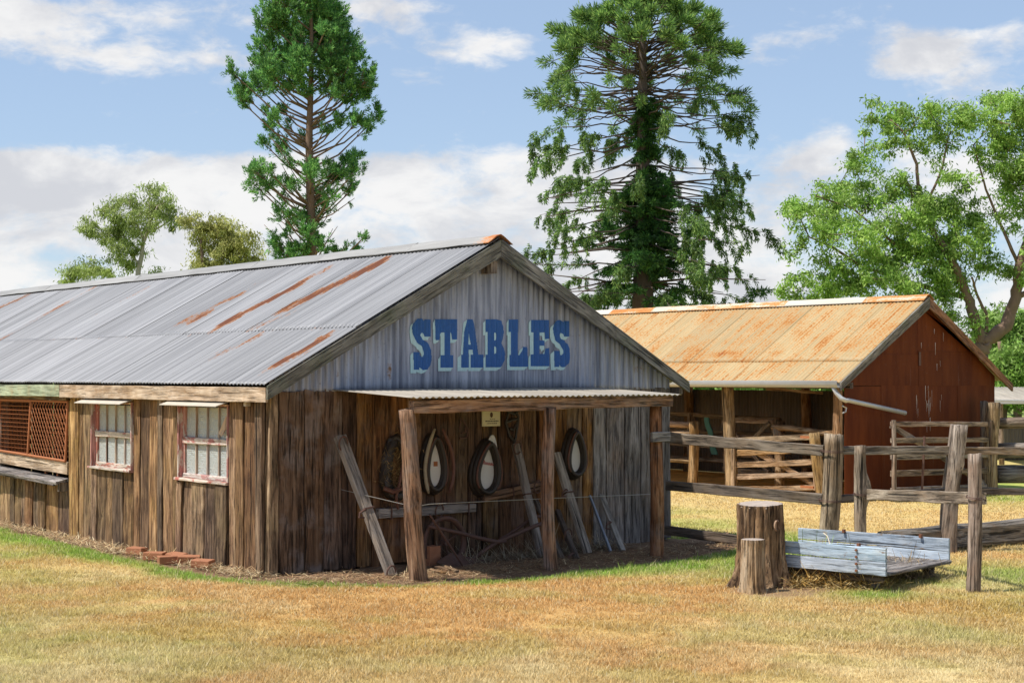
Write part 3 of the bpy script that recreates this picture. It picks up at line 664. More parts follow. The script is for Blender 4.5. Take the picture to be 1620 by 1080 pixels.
# ---- windows
def window(y0, y1, z0, z1, torn=False):
    b_ = MB(); xo = .034
    for yy in (y0+.012, y1-.012): b_.box((.012, yy, (z0+z1)/2), (.10, .024, z1-z0))
    b_.box((.012, (y0+y1)/2, z1-.012), (.098, y1-y0-.05, .024))
    wnd = b_.build('window', 'frame_red', stable)
    board('sill', (-.005, y0-.01, z0+.012), (-.005, y1+.02, z0+.012), .03, .13, 'frame_cream', wnd, xh=(0, 0, 1), jw=.002, jt=.002, n=4)
    zm = z0+(z1-z0)*.52
    for yy in (y0+.045, y1-.045): board('sash_stile', (xo, yy, z0+.03), (xo, yy, z1-.025), .038, .035, 'frame_cream' if yy < y0+.1 else 'frame_red', wnd, xh=(0, 1, 0), jw=.001, jt=.001, bev=.003)
    board('meeting_rail', (xo-.008, y0+.03, zm), (xo-.008, y1-.03, zm), .062, .045, 'frame_cream', wnd, xh=(0, 0, 1), jw=.003, jt=.002)
    board('bottom_rail', (xo-.004, y0+.03, z0+.05), (xo-.004, y1-.03, z0+.05), .05, .04, 'frame_cream', wnd, xh=(0, 0, 1), jw=.002, jt=.001)
    n = 4; iy0, iy1 = y0+.062, y1-.062; pw = (iy1-iy0)/n
    for j in range(1, n): MB().box((xo+.002, iy0+j*pw, (z0+z1)/2), (.03, .018, z1-z0-.07)).build('glazing_bar', 'frame_bar', wnd)
    gm = None
    for j in range(n):
        for (za, zb) in ((z0+.05, zm-.033), (zm+.033, z1-.04)):
            MB().box((0, 0, 0), (.006, pw-.018, zb-za)).build('pane', 'glass', wnd, Matrix.Translation((xo+.012+random.uniform(-.002, .002), iy0+(j+.5)*pw, (za+zb)/2)) @ Matrix.Rotation(random.uniform(-.02, .02), 4, 'Z'))
    if torn:
        yy = y0+.13; b2 = MB(); zc = z1-.24
        b2.add([(.0, yy-.07, zc+.02), (-.005, yy+.13, zc-.06), (-.025, yy+.02, zc-.09), (-.01, yy-.04, zc+.13), (-.04, yy-.06, zc-.03)], [(0, 1, 2), (0, 3, 1), (0, 2, 4), (3, 0, 4)])
        o = b2.build('torn_paper', 'cardboard', wnd); o['label'] = 'torn brown paper stuck over a pane'
    corr_h = MB(); yy = np.linspace(y0-.06, y1+.09, 40)
    V = [(-.02, q, z1+.045) for q in yy]+[(-.20, q+.01, z1-.012+.006*math.cos(q*82)*0) for q in yy]+[(-.02, q, z1+.039) for q in yy]+[(-.20, q+.01, z1-.02) for q in yy]
    n_ = 40; corr_h.add(V, [(i, i+1, i+1+n_, i+n_) for i in range(39)]+[(i+2*n_, i+3*n_, i+3*n_+1, i+2*n_+1) for i in range(39)]+[(n_+i, n_+i+1, 3*n_+i+1, 3*n_+i) for i in range(39)]+[(0, n_, 3*n_, 2*n_), (n_-1, 3*n_-1, 4*n_-1, 2*n_-1)])
    corr_h.build('window_hood', 'hood', wnd)
window(.71, 1.83, .84, 1.655, torn=True); window(2.965, 4.075, .86, 1.645)
# ---- mesh opening
y0, y1, z0, z1 = 4.76, 7.02, .93, 1.63
gr = MB()
for (p, q) in (((-.03, y0, z1), (-.03, y1, z1)), ((-.05, y0+.02, z0-.02), (-.05, y1+.03, z0+.03)), ((-.03, y0, z1), (-.05, y0+.02, z0-.02)), ((-.03, y1-.03, z1), (-.05, y1+.03, z0+.03)), ((-.035, 5.92, z1), (-.05, 5.98, z0))): gr.tube([p, q], .017, 6)
grille = gr.build('mesh_shutter', 'rusty', stable)
wm = MB()
for j in range(13): zz = z0+.03+j*(z1-z0-.05)/12; wm.tube([(-.035, 5.94, zz), (-.035, y1-.02, zz)], .0045, 3)
for j in range(22): yy = 5.96+j*(y1-5.98)/21; wm.tube([(-.032, yy, z1-.02), (-.045, yy, z0)], .0032, 3)
for j in range(20):
    s_ = -.55+j*.088; 
    for sg in (1, -1):
        pts = []
        for t in (0, 1):
            yy = (y0+.02+s_+t*.55) if sg > 0 else (y0+.02+s_+.55-t*.55); pts.append((yy, z0+t*(z1-z0)))
        (ya, za), (yb, zb) = pts
        lo, hi = y0+.02, 5.93
        def clip(ya, za, yb, zb):
            out = []
            for (yp, zp, yo, zo) in ((ya, za, yb, zb), (yb, zb, ya, za)):
                if yp < lo: f = (lo-yp)/(yo-yp); yp, zp = lo, zp+(zo-zp)*f
                elif yp > hi: f = (hi-yp)/(yo-yp); yp, zp = hi, zp+(zo-zp)*f
                out.append((-.04, yp, zp))
            return out
        if max(ya, yb) > lo+.02 and min(ya, yb) < hi-.02: wm.tube(clip(ya, za, yb, zb), .0038, 3)
tag(wm.build('wire_mesh', 'rusty', grille), kind='stuff')
board('sill_board', (-.02, 4.74, .82), (-.02, 7.06, .86), .15, .05, 'fascia', stable, xh=(0, 0, 1), jw=.003)
board('sill_shelf', (-.08, 4.78, .665), (-.08, 7.3, .72), .19, .035, 'grey', stable, xh=(1, 0, .25), jw=.004)
board('sill_shelf', (-.10, 4.85, .64), (-.10, 7.3, .69), .15, .02, 'grey', stable, xh=(1, 0, .25), jw=.004)
MB().box((-.07, 4.80, .60), (.12, .05, .11)).build('shelf_bracket', 'fence_dark', stable)
# an old rusty grille stored behind the mesh
old = empty('stored_grille', (.45, 5.7, .35), 'rusty iron grille stored inside behind the wire mesh opening', 'grille')
b_ = MB()
for j in range(9): b_.tube([(.42, 5.0, .75+j*.07), (.42, 6.5, .78+j*.07)], .012, 5)
b_.build('bar', 'rusty', old)
b_ = MB()
for yy in (5.0, 5.5, 6.1, 6.5): b_.tube([(.44, yy+.1, .35), (.40, yy-.05, 1.42)], .02, 6)
b_.build('upright', 'rusty', old)
board('top_rail', (.40, 4.95, 1.42), (.40, 6.5, 1.43), .04, .03, 'rusty', old, xh=(0, 0, 1))
# ---- veranda
VY = -1.30
xv = .74; i = 0
while xv < 4.2:
    w_ = min(.79, 4.28-xv)
    corr_sheet('veranda_sheet', 'veranda_iron', (xv, VY-.12, 1.742+.003*(i % 2)), (1, 0, 0), (0, 1, .045), w_, 1.40, stable, u0=xv, nv=6, spw=8); xv += .76; i += 1
board('veranda_beam', (.82, VY, 1.655), (4.22, VY, 1.675), .125, .09, 'post', stable, xh=(0, 0, 1), n=12, jw=.008, jt=.006)
for (px, py, tx, r0, r1, kn) in ((665, 918, 640, .088, .075, ((.52, 5.0, .035, .07),)), (870, 900, 868, .072, .062, ()), (1039, 880, 1040, .074, .066, ())):
    p = gnd(px, py); q = on(1, p[1]+.01, tx, 640); post('veranda_post', (p[0], p[1], -.06), (q[0], q[1], 1.625), r0, r1, 'post', stable, knots=kn, n=18)
p = on(1, -1.33, 1046, 691); board('name_board', (p[0]-.14, -1.325, p[2]), (p[0]+.13, -1.325, p[2]), .11, .03, 'grey', stable, xh=(0, 0, 1), n=3, jw=.002)

# ================================================================== things on and before the front wall
def px_wall(x, y, d=0.0): return on(1, -d, x, y)
def teardrop(w, h, n=28, pw=1.0):     # pointed above, broad below
    out = []
    for i in range(n):
        a = 2*math.pi*i/n; s = math.sin(a); c = math.cos(a)
        zz = -c*h/2; ww = w/2*s*(1-.5*((zz/h+.5)**1.3)) ; out.append((ww, zz))
    return out
def collar(c, w, h, label, hames=False, dep=.115, tilt=0.0):
    e = empty('horse_collar', (c[0], 0, c[2]), label, 'horse collar', 'horse collars hanging on the front wall')
    rot = Matrix.Rotation(tilt, 4, 'Y'); T = Matrix.Translation(Vector((c[0], 0, c[2]))) @ rot
    b_ = MB(); b_.tube([(x*.92, -.032, z*.95) for x, z in teardrop(w, h)], .05, 9, .07, True); b_.build('pad', 'leather', e, T, True)
    b_ = MB(); b_.tube([(x*.86, -.075, z*.92) for x, z in teardrop(w, h)], .043, 9, .06, True); b_.build('body', 'leather', e, T, True)
    b_ = MB(); b_.tube([(x*.80, -dep, z*.90) for x, z in teardrop(w, h)], .026, 9, .04, True); b_.build('rim', 'leather', e, T, True)
    td = teardrop(w*1.05, h*1.02)
    b_ = MB(); b_.tube([(x*.93, -dep-.01, z*.93) for x, z in td[3:14]], .011, 6, .1); b_.build('strap', 'leather_red', e, T)
    b_ = MB(); b_.tube([(x*.93, -dep-.012, z*.93) for x, z in td[15:26]], .011, 6, .1); b_.build('strap', 'leather_red', e, T)
    b_ = MB(); b_.tube([(0, -.03, h*.40), (.015, -.02, h*.5+.1)], .006, 5); b_.build('hanging_wire', 'rust_dark', e, T)
    if hames:
        for s in (-1, 1):
            P = [(s*(.05+.02*t)+s*.11*math.sin(t*2.6)*(1 if s < 0 else 1.25), -dep-.035, h*.62-t*h*1.12) for t in np.linspace(0, 1, 12)]
            b_ = MB(); b_.tube(P, [.012, .018]+[.020]*9+[.010], 7, .08); b_.build('hame', 'hame' if s < 0 else 'leather_red', e, T, True)
    return e
def tear_board(c, w, h, label, words=False, tilt=0.0):
    o_ = empty('painted_board', (c[0], -.03, c[2]), label, 'board')
    td = [(x, z) for x, z in teardrop(w, h, 32)]; n = len(td); V = [(x, -.012, z) for x, z in td]+[(x, .0, z) for x, z in td]
    T = Matrix.Translation((c[0], -.062, c[2])) @ Matrix.Rotation(tilt, 4, 'Y')
    b_ = MB(); b_.add(V, [tuple(range(n)), tuple(range(2*n-1, n-1, -1))]+[(i, i+n, (i+1) % n+n, (i+1) % n) for i in range(n)]); b_.build('panel', 'white_board', o_, T)
    if words:
        b_ = MB(); rr = random.Random(4); x = -.085
        for j in range(6):
            hh = .05 if j == 0 else .032
            b_.tube([(x, -.0145, 0), (x+.006, -.0145, hh), (x+.014, -.0145, hh*.8), (x+.016, -.0145, 0)], .0035, 4)
            b_.tube([(x, -.0145, hh*.45), (x+.02, -.0145, hh*.45)], .003, 4); x += .027
        b_.build('lettering', 'red_paint', o_, T)
    return o_
collar((1.97, 0, 1.02), .34, .60, 'black horse collar with two pale curved wooden hames beside the knotted veranda post', True)
collar((2.66, 0, .95), .42, .58, 'broad black horse collar hanging below the cream notice', False, .13, .10)
collar((3.92, 0, 1.065), .35, .53, 'narrow black horse collar on the right before the grey planks', False, .12)
tear_board((1.975, 0, 1.01), .27, .52, 'white painted board with orange mark behind the collar with hames')
tear_board((2.70, 0, .98), .33, .66, 'white pointed board with red lettering behind the broad horse collar', True, .16)
tear_board((3.925, 0, 1.06), .27, .46, 'white cracked board behind the rightmost horse collar')
b_ = MB(); b_.box((1.985, -.0765, 1.02), (.05, .004, .05)); o = b_.build('orange_mark', 'rusty', bpy.data.objects['painted_board'])
# worn leather harness bundle left of the knotted post
e = empty('harness_bundle', (1.5, 0, 1.0), 'tattered dark harness collar stuffed with straw, hanging behind the knotted post', 'harness')
T = Matrix.Translation((1.50, 0, 1.0))
b_ = MB(); b_.tube([(x, -.06, z) for x, z in teardrop(.34, .58)], .065, 9, .22, True); b_.build('pad', 'leather', e, T)
b_ = MB(); b_.tube([(.02, -.16, .22), (.01, -.17, .05), (-.03, -.16, -.15), (-.06, -.14, -.30), (-.02, -.12, -.42)], .016, 6, .1); b_.tube([(.12, -.15, .2), (.17, -.16, 0), (.19, -.15, -.2), (.22, -.13, -.36)], .016, 6, .1)
b_.tube([(-.2, -.12, -.2), (-.1, -.15, -.24), (.02, -.15, -.2)], .025, 6, .3); b_.build('strap', 'leather_red', e, T)
r = np.random.default_rng(2); n = 900; p = np.stack([1.5+r.normal(0, .10, n), -.08-r.random(n)*.06, 1.0+r.normal(0, .13, n)], 1); d = r.normal(0, 1, (n, 3)); d /= np.linalg.norm(d, axis=1)[:, None]
s = r.normal(0, .002, (n, 3)); q = p+d*r.uniform(.03, .1, (n, 1)); q[:, 1] = np.minimum(q[:, 1], -.04)
V = np.stack([p-s, p+s, q], 1).reshape(-1, 3); o = obj('straw_stuffing', mesh_np('straw', V, np.arange(3*n).reshape(-1, 3), {'Col': np.repeat(np.array([.30, .2, .09])*r.uniform(.4, 1.4, (n, 1)), 3, 0)}), 'litter', None, e); tag(o, kind='stuff')
# bridle and hooks
def strap_thing(name, label, cat, paths, rad, mat):
    P0 = paths[0][0]; e = empty(name, P0, label, cat)
    for P in paths: b_ = MB(); b_.tube(P, rad, 6, .12); b_.build('strap', mat, e)
W = lambda x, y, d=.06: tuple(px_wall(x, y, d))
strap_thing('bridle', 'dark leather bridle hanging on the wall right of the cream notice', 'bridle', [[W(808, 640), W(800, 668), W(806, 690), W(815, 700)], [W(812, 638), W(820, 660), W(816, 690), W(812, 705)], [W(800, 668), W(810, 664), W(820, 662)], [W(803, 650), W(813, 655), W(822, 648), W(815, 640), W(806, 642)], [W(818, 668), W(812, 680), W(806, 678)]], .017, 'leather')
strap_thing('iron_hook', 'rusted iron bracket hooks nailed up left of the cream notice', 'hook', [[W(727, 693), W(738, 692), W(741, 680), W(735, 668), W(729, 662), W(727, 680)], [W(730, 685), W(737, 683), W(736, 676)]], .010, 'rust_dark')
# notice
nt = empty('notice_board', (2.75, -.03, 1.53), 'small cream notice board fixed high on the wall under the veranda', 'notice')
b_ = MB(); b_.box((2.75, -.04, 1.535), (.245, .012, .27)); b_.build('panel', 'cream', nt)
pr_ = MB(); rr = random.Random(3)
for (zz, w_, h_) in ((1.63, .08, .010), (1.607, .12, .008), (1.588, .06, .008), (1.57, .05, .006), (1.455, .17, .012), (1.43, .13, .008), (1.478, .05, .006)):
    x = 2.755-w_/2
    while x < 2.755+w_/2: l_ = rr.uniform(.008, .024); pr_.box((x+l_/2, -.047, zz), (l_, .002, h_)); x += l_+.006
pr_.tube([(2.645, -.047, 1.655), (2.646, -.047, 1.63), (2.66, -.047, 1.615), (2.676, -.047, 1.622), (2.682, -.047, 1.655)], .005, 5)
pr_.build('print', 'ink', nt)
b_ = MB(); V = [(2.752+.02*math.cos(a), -.0475, 1.522+.03*math.sin(a)) for a in np.linspace(0, 6.283, 15)[:-1]]; b_.add(V, [tuple(range(13, -1, -1))]); b_.build('oval_emblem', 'rust_dark', nt)
# leaning and hanging timbers
def beam_thing(name, label, cat, p0, p1, w, t, mat='swingle', iron=(), group=None, xh=(1, 0, 0)):
    e = empty(name, p0, label, cat, group); board('beam', p0, p1, w, t, mat, e, xh=xh, n=6, jw=.003, jt=.002)
    a, b_ = Vector(p0), Vector(p1)
    for (t_, kind) in iron:
        c = a.lerp(b_, t_); m = MB(); d = (b_-a).normalized()
        if kind == 'ring': m.tube([c+Vector((math.cos(q)*.05-.03, -.06-.01*math.sin(q), math.sin(q)*.07)) for q in np.linspace(0, 5.6, 14)], .009, 6)
        elif kind == 'band':
            x = Vector((1, 0, 0)); x = (x-d*x.dot(d)).normalized(); y = d.cross(x); m.tube([c+x*w*.58*sx+y*t*.62*sy for sx, sy in ((-1, -1), (1, -1), (1, 1), (-1, 1))], .009, 5, closed=True)
        elif kind == 'hook': m.tube([c, c+Vector((-.07, -.05, .02)), c+Vector((-.13, -.06, -.01)), c+Vector((-.14, -.06, -.05)), c+Vector((-.08, -.06, -.06))], .011, 6)
        m.build('iron_fitting', 'rust_dark', e)
    return e
beam_thing('leaning_swingletree', 'thick grey beam with iron hooks leaning left of the knotted post', 'swingletree', tuple(gnd(620, 911)), W(538, 690, .13), .10, .075, 'swingle', ((.95, 'ring'), (.46, 'hook'), (.47, 'band'), (.03, 'ring')))
beam_thing('hanging_beam', 'grey beam hung level on the wall behind the knotted post', 'beam', W(597, 812, .08), W(750, 803, .08), .105, .07, 'swingle', ((.12, 'band'), (.92, 'band'), (.62, 'ring')), xh=(0, 0, 1))
beam_thing('hanging_beam', 'short brown beam hung aslant below the broad collar', 'beam', W(764, 786, .08), W(853, 768, .08), .09, .06, 'front_mid', ((.5, 'band'), (.95, 'ring')), xh=(0, 0, 1))
beam_thing('leaning_board', 'long narrow grey board leaning with iron ring at its top', 'board', tuple(gnd(857, 881)), W(816, 702, .10), .085, .05, 'swingle', ((.97, 'ring'), (.55, 'band')))
beam_thing('leaning_board', 'wide grey board leaning right of the middle veranda post', 'board', tuple(gnd(930, 875)), W(880, 716, .09), .095, .05, 'swingle', ((.62, 'hook'), (.6, 'band')))
beam_thing('steel_bar', 'thin blue-grey steel bar leaning on the grey planks', 'bar', tuple(gnd(966, 872)), W(933, 784, .09), .035, .03, 'steel')
beam_thing('leaning_board', 'short grey board with iron clasp, rightmost of the leaning timbers', 'board', tuple(gnd(985, 871)), W(951, 783, .09), .07, .04, 'swingle', ((.5, 'hook'),))
beam_thing('leaning_swingletree', 'dark leaning bar with chain behind the middle veranda post', 'swingletree', tuple(gnd(912, 884)), W(882, 808, .1), .06, .05, 'fence_dark', ((.5, 'ring'), (.1, 'hook')))
beam_thing('leaning_board', 'dark short board low behind the middle veranda post', 'board', tuple(gnd(890, 884)), W(848, 792, .1), .055, .04, 'fence_dark')
# plough
pl = empty('old_plough', tuple(gnd(720, 893)), 'rusted old horse plough with wheel and curved handles under the veranda', 'plough')
G = lambda x, y, d=.42: Vector(on(1, -d, x, y))
cw = G(703, 858, .34)
b_ = MB(); b_.tube([cw+Vector((math.cos(a)*.25, 0, math.sin(a)*.25)) for a in np.linspace(0, 6.283, 33)[:-1]], .022, 7, 0, True, 1.5); wl = b_.build('wheel', 'rust_dark', pl, None, True)
b_ = MB()
for q in range(4): a = q*math.pi/2+.4; b_.tube([cw, cw+Vector((math.cos(a)*.24, 0, math.sin(a)*.24))], .009, 5)
b_.tube([cw-Vector((0, .05, 0)), cw+Vector((0, .05, 0))], .03, 8); b_.build('spokes', 'rust_dark', wl)
b_ = MB(); b_.tube([G(678, 832), G(725, 842), G(755, 850), G(786, 857), G(800, 855)], [.02, .022, .022, .026, .02], 7); b_.build('draught_beam', 'rust_dark', pl, None, True)
b_ = MB(); b_.tube([G(748, 884), G(768, 869), G(786, 857), G(815, 845), G(845, 832), G(861, 826)], .022, 7); b_.build('handle', 'rust_dark', pl, None, True)
b_ = MB(); b_.tube([G(790, 854, .35), G(815, 838, .3), G(838, 822, .3), G(848, 816, .3), G(858, 817, .3), G(862, 824, .3)], .018, 7); b_.build('handle', 'rust_dark', pl, None, True)
sh = [G(691, 889, .55), G(714, 874, .48), G(738, 880, .46), G(768, 886, .42), G(764, 898, .55), G(722, 901, .66)]; off = Vector((.01, .03, .0))
b_ = MB(); b_.add(sh+[v+off for v in sh], [(0, 5, 4, 3, 2, 1), (6, 7, 8, 9, 10, 11)]+[(i, (i+1) % 6, (i+1) % 6+6, i+6) for i in range(6)]); b_.build('mouldboard', 'rust_dark', pl)
rod = MB(); rod.tube([tuple(on(1, -.75, 680, 814)), tuple(on(1, -.62, 740, 906))], .011, 6); tag(rod.build('iron_rod', 'rust_dark'), 'thin rusty rod slanting across the plough beside the knotted post', 'rod')
b_ = MB(); p = on(1, -.35, 683, 888); b_.box((p[0], -.35, .10), (.13, .12, .20)); 
for j in range(3): b_.box((p[0], -.35, .04+j*.06), (.136, .126, .04))
tag(b_.build('brick_block', 'brick'), 'upright red brick block between the knotted post and the plough', 'brick')
# sticks lying before the plough
for i, (xa, ya, xb, yb, lb) in enumerate(((690, 893, 724, 907, 'longest split stick lying in front of the plough'), (683, 905, 703, 909, 'short flat chip of wood by the foot of the knotted post'), (686, 899, 712, 905, 'middle split stick lying in front of the plough'))):
    a = gnd(xa, ya); b2 = gnd(xb, yb); o = board('split_stick', (a[0], a[1], .025), (b2[0], b2[1], .02), .045, .025, 'front_mid', None, n=4); tag(o, lb, 'stick', 'sticks before the plough')
# wire strung across the posts
wp = [tuple(on(1, -.1, 540, 774)), tuple(on(1, -1.19, 655, 801)), tuple(on(1, -1.18, 680, 797)), tuple(on(1, -1.28, 868, 788)), tuple(on(1, -1.16, 1036, 781))]
b_ = MB(); b_.tube(wp, .0035, 4); tag(b_.build('strung_wire', 'wire'), 'thin fence wire strung between the veranda posts', 'wire')
# bricks along the side wall
for i, (x, y, rz, lb) in enumerate(((221, 876, .2, 'leftmost loose brick at the foot of the side wall'), (249, 884, .5, 'second loose brick from the left below the side wall'), (272, 890, 1.2, 'third loose brick from the left, leaning on the brick pile'), (284, 886, .1, 'upper loose brick in the pile below the right window'), (290, 889, .5, 'middle loose brick in the pile below the right window'), (303, 890, .9, 'pale loose brick at the right of the pile below the window'), (325, 896, .3, 'rightmost loose brick, lying apart near the corner'))):
    p = gnd(x, y+2); m = MB(); dx, dy, dz = .115, .058, .04
    V = []
    for zz in (-dz, dz):
        for (sx, sy) in ((-1, -1), (1, -1), (1, 1), (-1, 1)): V.append((sx*dx+random.uniform(-.008, .008), sy*dy+random.uniform(-.006, .006), zz+random.uniform(-.004, .004)))
    m.add(V, [(0, 3, 2, 1), (4, 5, 6, 7), (0, 1, 5, 4), (1, 2, 6, 5), (2, 3, 7, 6), (3, 0, 4, 7)])
    o = m.build('loose_brick', 'brick', None, Matrix.Translation((p[0]-.03, p[1], .05)) @ Matrix.Rotation(rz+1.7, 4, 'Z') @ Matrix.Rotation(random.uniform(-.15, .15), 4, 'X'))
    bv = o.modifiers.new('bevel', 'BEVEL'); bv.width = .007; bv.segments = 2; tag(o, lb, 'brick', 'loose bricks along the side wall')

# ================================================================== stump
def stump_mesh(H, r, flare, sides=110, n=30, gro=.085, seed=1, tops=.0):
    rg = np.random.default_rng(seed); ph = rg.random(8)*6.28; V = []; F = []
    for i in range(n+1):
        u = i/n; z = u*H
        for j in range(sides):
            a = 2*math.pi*j/sides
            fl = flare*math.exp(-u*5.5)*(1+.55*math.sin(5*a+ph[0])+.25*math.sin(9*a+ph[1]))
            g_ = gro*(abs(math.sin(6.5*a+ph[2]+.5*math.sin(u*3)))**.6-.6)+gro*.5*math.sin(17*a+ph[3]+u*2.4)+gro*.5*math.sin(31*a+ph[4]-u*1.7)*abs(math.sin(7*u+3*a))+gro*.25*math.sin(47*a+u*5)
            g_ -= .13*math.exp(-((math.atan2(math.sin(a-SCAR), math.cos(a-SCAR)))/.2)**2)*(1 if tops else 0)
            rr = r*(1+g_+.05*math.sin(2*a+ph[5])+rg.uniform(-.012, .012))*(1-.06*u)+fl
            V.append((rr*math.cos(a), rr*math.sin(a), z+(tops*math.cos(a-.6) if i == n else 0)))
    for i in range(n):
        for j in range(sides): F.append((i*sides+j, i*sides+(j+1) % sides, (i+1)*sides+(j+1) % sides, (i+1)*sides+j))
    return V, F, sides, n
SCAR = math.radians(-95)
def stump(p, H, r, flare, seed, name, parent, tops=0.0):
    V, F, sd_, n = stump_mesh(H, r, flare, seed=seed, tops=tops); b_ = MB(); b_.add(V, F); o = b_.build(name, 'bark' if name == 'trunk' else 'stem', parent, Matrix.Translation(Vector(p)), True)
    top = V[-sd_:]; T = MB(); T.add([(0, 0, H+.004)]+[(v[0]*.985, v[1]*.985, v[2]+.004) for v in top]+[(v[0]*.995, v[1]*.995, v[2]-.02) for v in top], [(0, j+1, (j+1) % sd_+1) for j in range(sd_)]+[(j+1, j+1+sd_, (j+1) % sd_+1+sd_, (j+1) % sd_+1) for j in range(sd_)])
    T.build('cut_top', 'cutwood', o if parent is not None else parent, Matrix.Translation(Vector(p)))
    return o
ps = gnd(1200, 926); ps[2] = -.02
se = empty('tree_stump', (ps[0], ps[1], 0), 'tall sawn tree stump with fibrous bark and a smaller stem beside the blue tray', 'stump')
stump((ps[0]+.085, ps[1]+.05, -.02), .77, .202, .09, 3, 'trunk', se, .012)
pq = gnd(1194, 937); stump((pq[0]+.06, pq[1]+.075, -.02), .485, .10, .02, 8, 'side_stem', se)
b_ = MB(); n_ = 14; kc = Vector(at(14.13, 1229, 831)); fwv = Vector((-.35, -.93, .05)).normalized(); uu = Vector((0, 0, 1)); rv = fwv.cross(uu).normalized()
for rr_, dd in ((.045, 0), (.036, .012), (.02, .006)): b_.add([kc+(rv*math.cos(a)*.7+uu*math.sin(a)*1.2)*rr_+fwv*dd for a in np.linspace(0, 6.283, n_+1)[:-1]], [])
b_.f = [(i, (i+1) % n_, (i+1) % n_+n_, i+n_) for i in range(n_)]+[(i+n_, (i+1) % n_+n_, (i+1) % n_+2*n_, i+2*n_) for i in range(n_)]+[tuple(range(2*n_, 3*n_))]
b_.build('knot', 'stem', se)

# ================================================================== blue tray of an old dray
NE = at(14.05, 1402, 890); FE = at(15.2, 1502, 876)
ne = Vector((NE[0], NE[1], 0)); fe = Vector((FE[0], FE[1], 0)); cr = fe-ne; ax = Vector((-cr.y, cr.x, 0)).normalized()
if ax.dot(Vector(-RT)) < 0: ax = -ax
dray = empty('blue_dray_tray', tuple(ne.lerp(fe, .5)), 'faded pale blue wooden tray of an old dray on short legs', 'tray')
LD = 1.62
for base, z0, nm in ((ne, .145, 'n'), (fe, .115, 'f')):
    for q in range(2):
        a = base+Vector((0, 0, z0+.062+q*.127)); b_ = a+ax*(1.30 if nm == 'n' else LD)+Vector((0, 0, .012)); board('side_board', a, b_, .122, .035, 'blue_board', dray, xh=(0, 0, 1), n=8, jw=.002, jt=.001, bev=.003)
    inn = (cr.normalized() if nm == 'n' else -cr.normalized())
    for s_ in (.28, 1.1):
        for q in range(4 if nm == 'n' else 3):
            c = base+ax*s_-inn*.022+Vector((0, 0, z0+.035+q*.062)); m = MB(); m.tube([c+inn*.01, c-inn*.014], [.013, .011], 7); m.build('bolt', 'iron_dark_bolt', dray)
        c = base+ax*s_+inn*.03+Vector((0, 0, z0+.26)); m = MB(); m.box(tuple(c), (.03, .025, .035)); m.build('iron_bracket', 'iron_dark_bolt', dray)
nb = 12; LD = 1.32
for i in range(nb):
    c0 = ne+ax*(.02+i*LD/nb)+cr.normalized()*.02; c1 = c0+cr-cr.normalized()*.04
    board('floor_plank', c0+Vector((0, 0, .165)), c1+Vector((0, 0, .142)), LD/nb-.006, .028, 'grey', dray, xh=tuple(ax), n=4)
for f_ in (.1, .9):
    a = ne.lerp(fe, f_)+ax*.1+Vector((0, 0, .10)); board('bearer', a, a+ax*(LD-.2), .07, .05, 'fence_dark', dray, xh=(0, 0, 1), n=3)
for f_, s_ in ((.12, .2), (.9, .15), (.12, 1.15), (.9, 1.15)):
    c = ne.lerp(fe, f_)+ax*s_; board('leg', c+Vector((0, 0, -.03)), c+Vector((0, 0, .14)), .08, .08, 'grey' if f_ < .5 else 'fence_dark', dray, n=2)
rp = at(15.6, 1303, 843); b_ = MB(); b_.tube([(rp[0]-.12, rp[1]-.2, .24), (rp[0]-.06, rp[1]-.1, .36), tuple(rp+np.array([0, 0, .0])), tuple(rp+np.array([.05, .0, .0])), tuple(rp+np.array([.07, .03, -.06]))], .005, 6)
tag(b_.build('rope_end', 'rope'), 'pale rope end looped over the far side of the blue tray', 'rope')
litter('hay_tuft', 'golden hay heaped in front of the blue tray', 'hay', [tuple(gnd(1250, 925)), tuple(gnd(1320, 925)), tuple(gnd(1385, 930))], 3000, .10, [(.55, .38, .14), (.48, .30, .09), (.62, .48, .24)], hz=.09, seed=12, ln=(.06, .18), up=.4)
litter('weed_tuft', 'loose green weeds growing between the stump and the blue tray', 'weeds', [tuple(gnd(1245, 905)), tuple(gnd(1290, 912)), tuple(gnd(1340, 920))], 1800, .11, [(.22, .33, .07), (.3, .38, .1), (.4, .4, .16)], hz=.10, seed=13, ln=(.06, .2), up=.9)
litter('dry_brush', 'dry brushwood and weeds under the open end of the blue tray', 'brush', [tuple(gnd(1400, 915)), tuple(gnd(1460, 915))], 900, .12, [(.3, .22, .13), (.42, .32, .2)], hz=.12, seed=14, ln=(.06, .22), up=.5)

# ================================================================== fences
fence = empty('rail_fence', (6, -1, 0), 'weathered split rail fence running from the stable corner to the right', 'fence')
ZA, ZC = 17.0, 17.4
pA = at(ZA, 1314, 700); pC = at(ZC, 1503, 700)
def vpost(name, px_b, px_t, ytop, z, r, mat, parent, **kw):
    b_ = at(z, px_b, 800); t = at(z, px_t, ytop); return post(name, (b_[0], b_[1], -.1), tuple(t), r, r*.97, mat, parent, **kw)
vpost('fence_post', 1309, 1318, 687, ZA, .104, 'fence', fence, sides=15, wob=.008)
vpost('fence_post', 1499, 1514, 672, ZC, .098, 'fence', fence, knots=((.72, 4.5, .025, .05),), wob=.02)
zc0 = 18.35
def rail(a, b_, w, t, mat, parent, nm='rail'): return board(nm, tuple(a), tuple(b_), w, t, mat, parent, xh=(0, 0, 1), n=8, jw=.005, jt=.003)
rail(at(zc0, 1057, 692), at(ZA, 1304, 713), .125, .06, 'fence', fence)
rail(at(zc0, 1055, 767), at(ZA, 1302, 789), .105, .06, 'fence_dark', fence)
rail(at(zc0, 1052, 838), at(ZA, 1305, 872), .10, .06, 'fence_dark', fence)
zr = 17.9
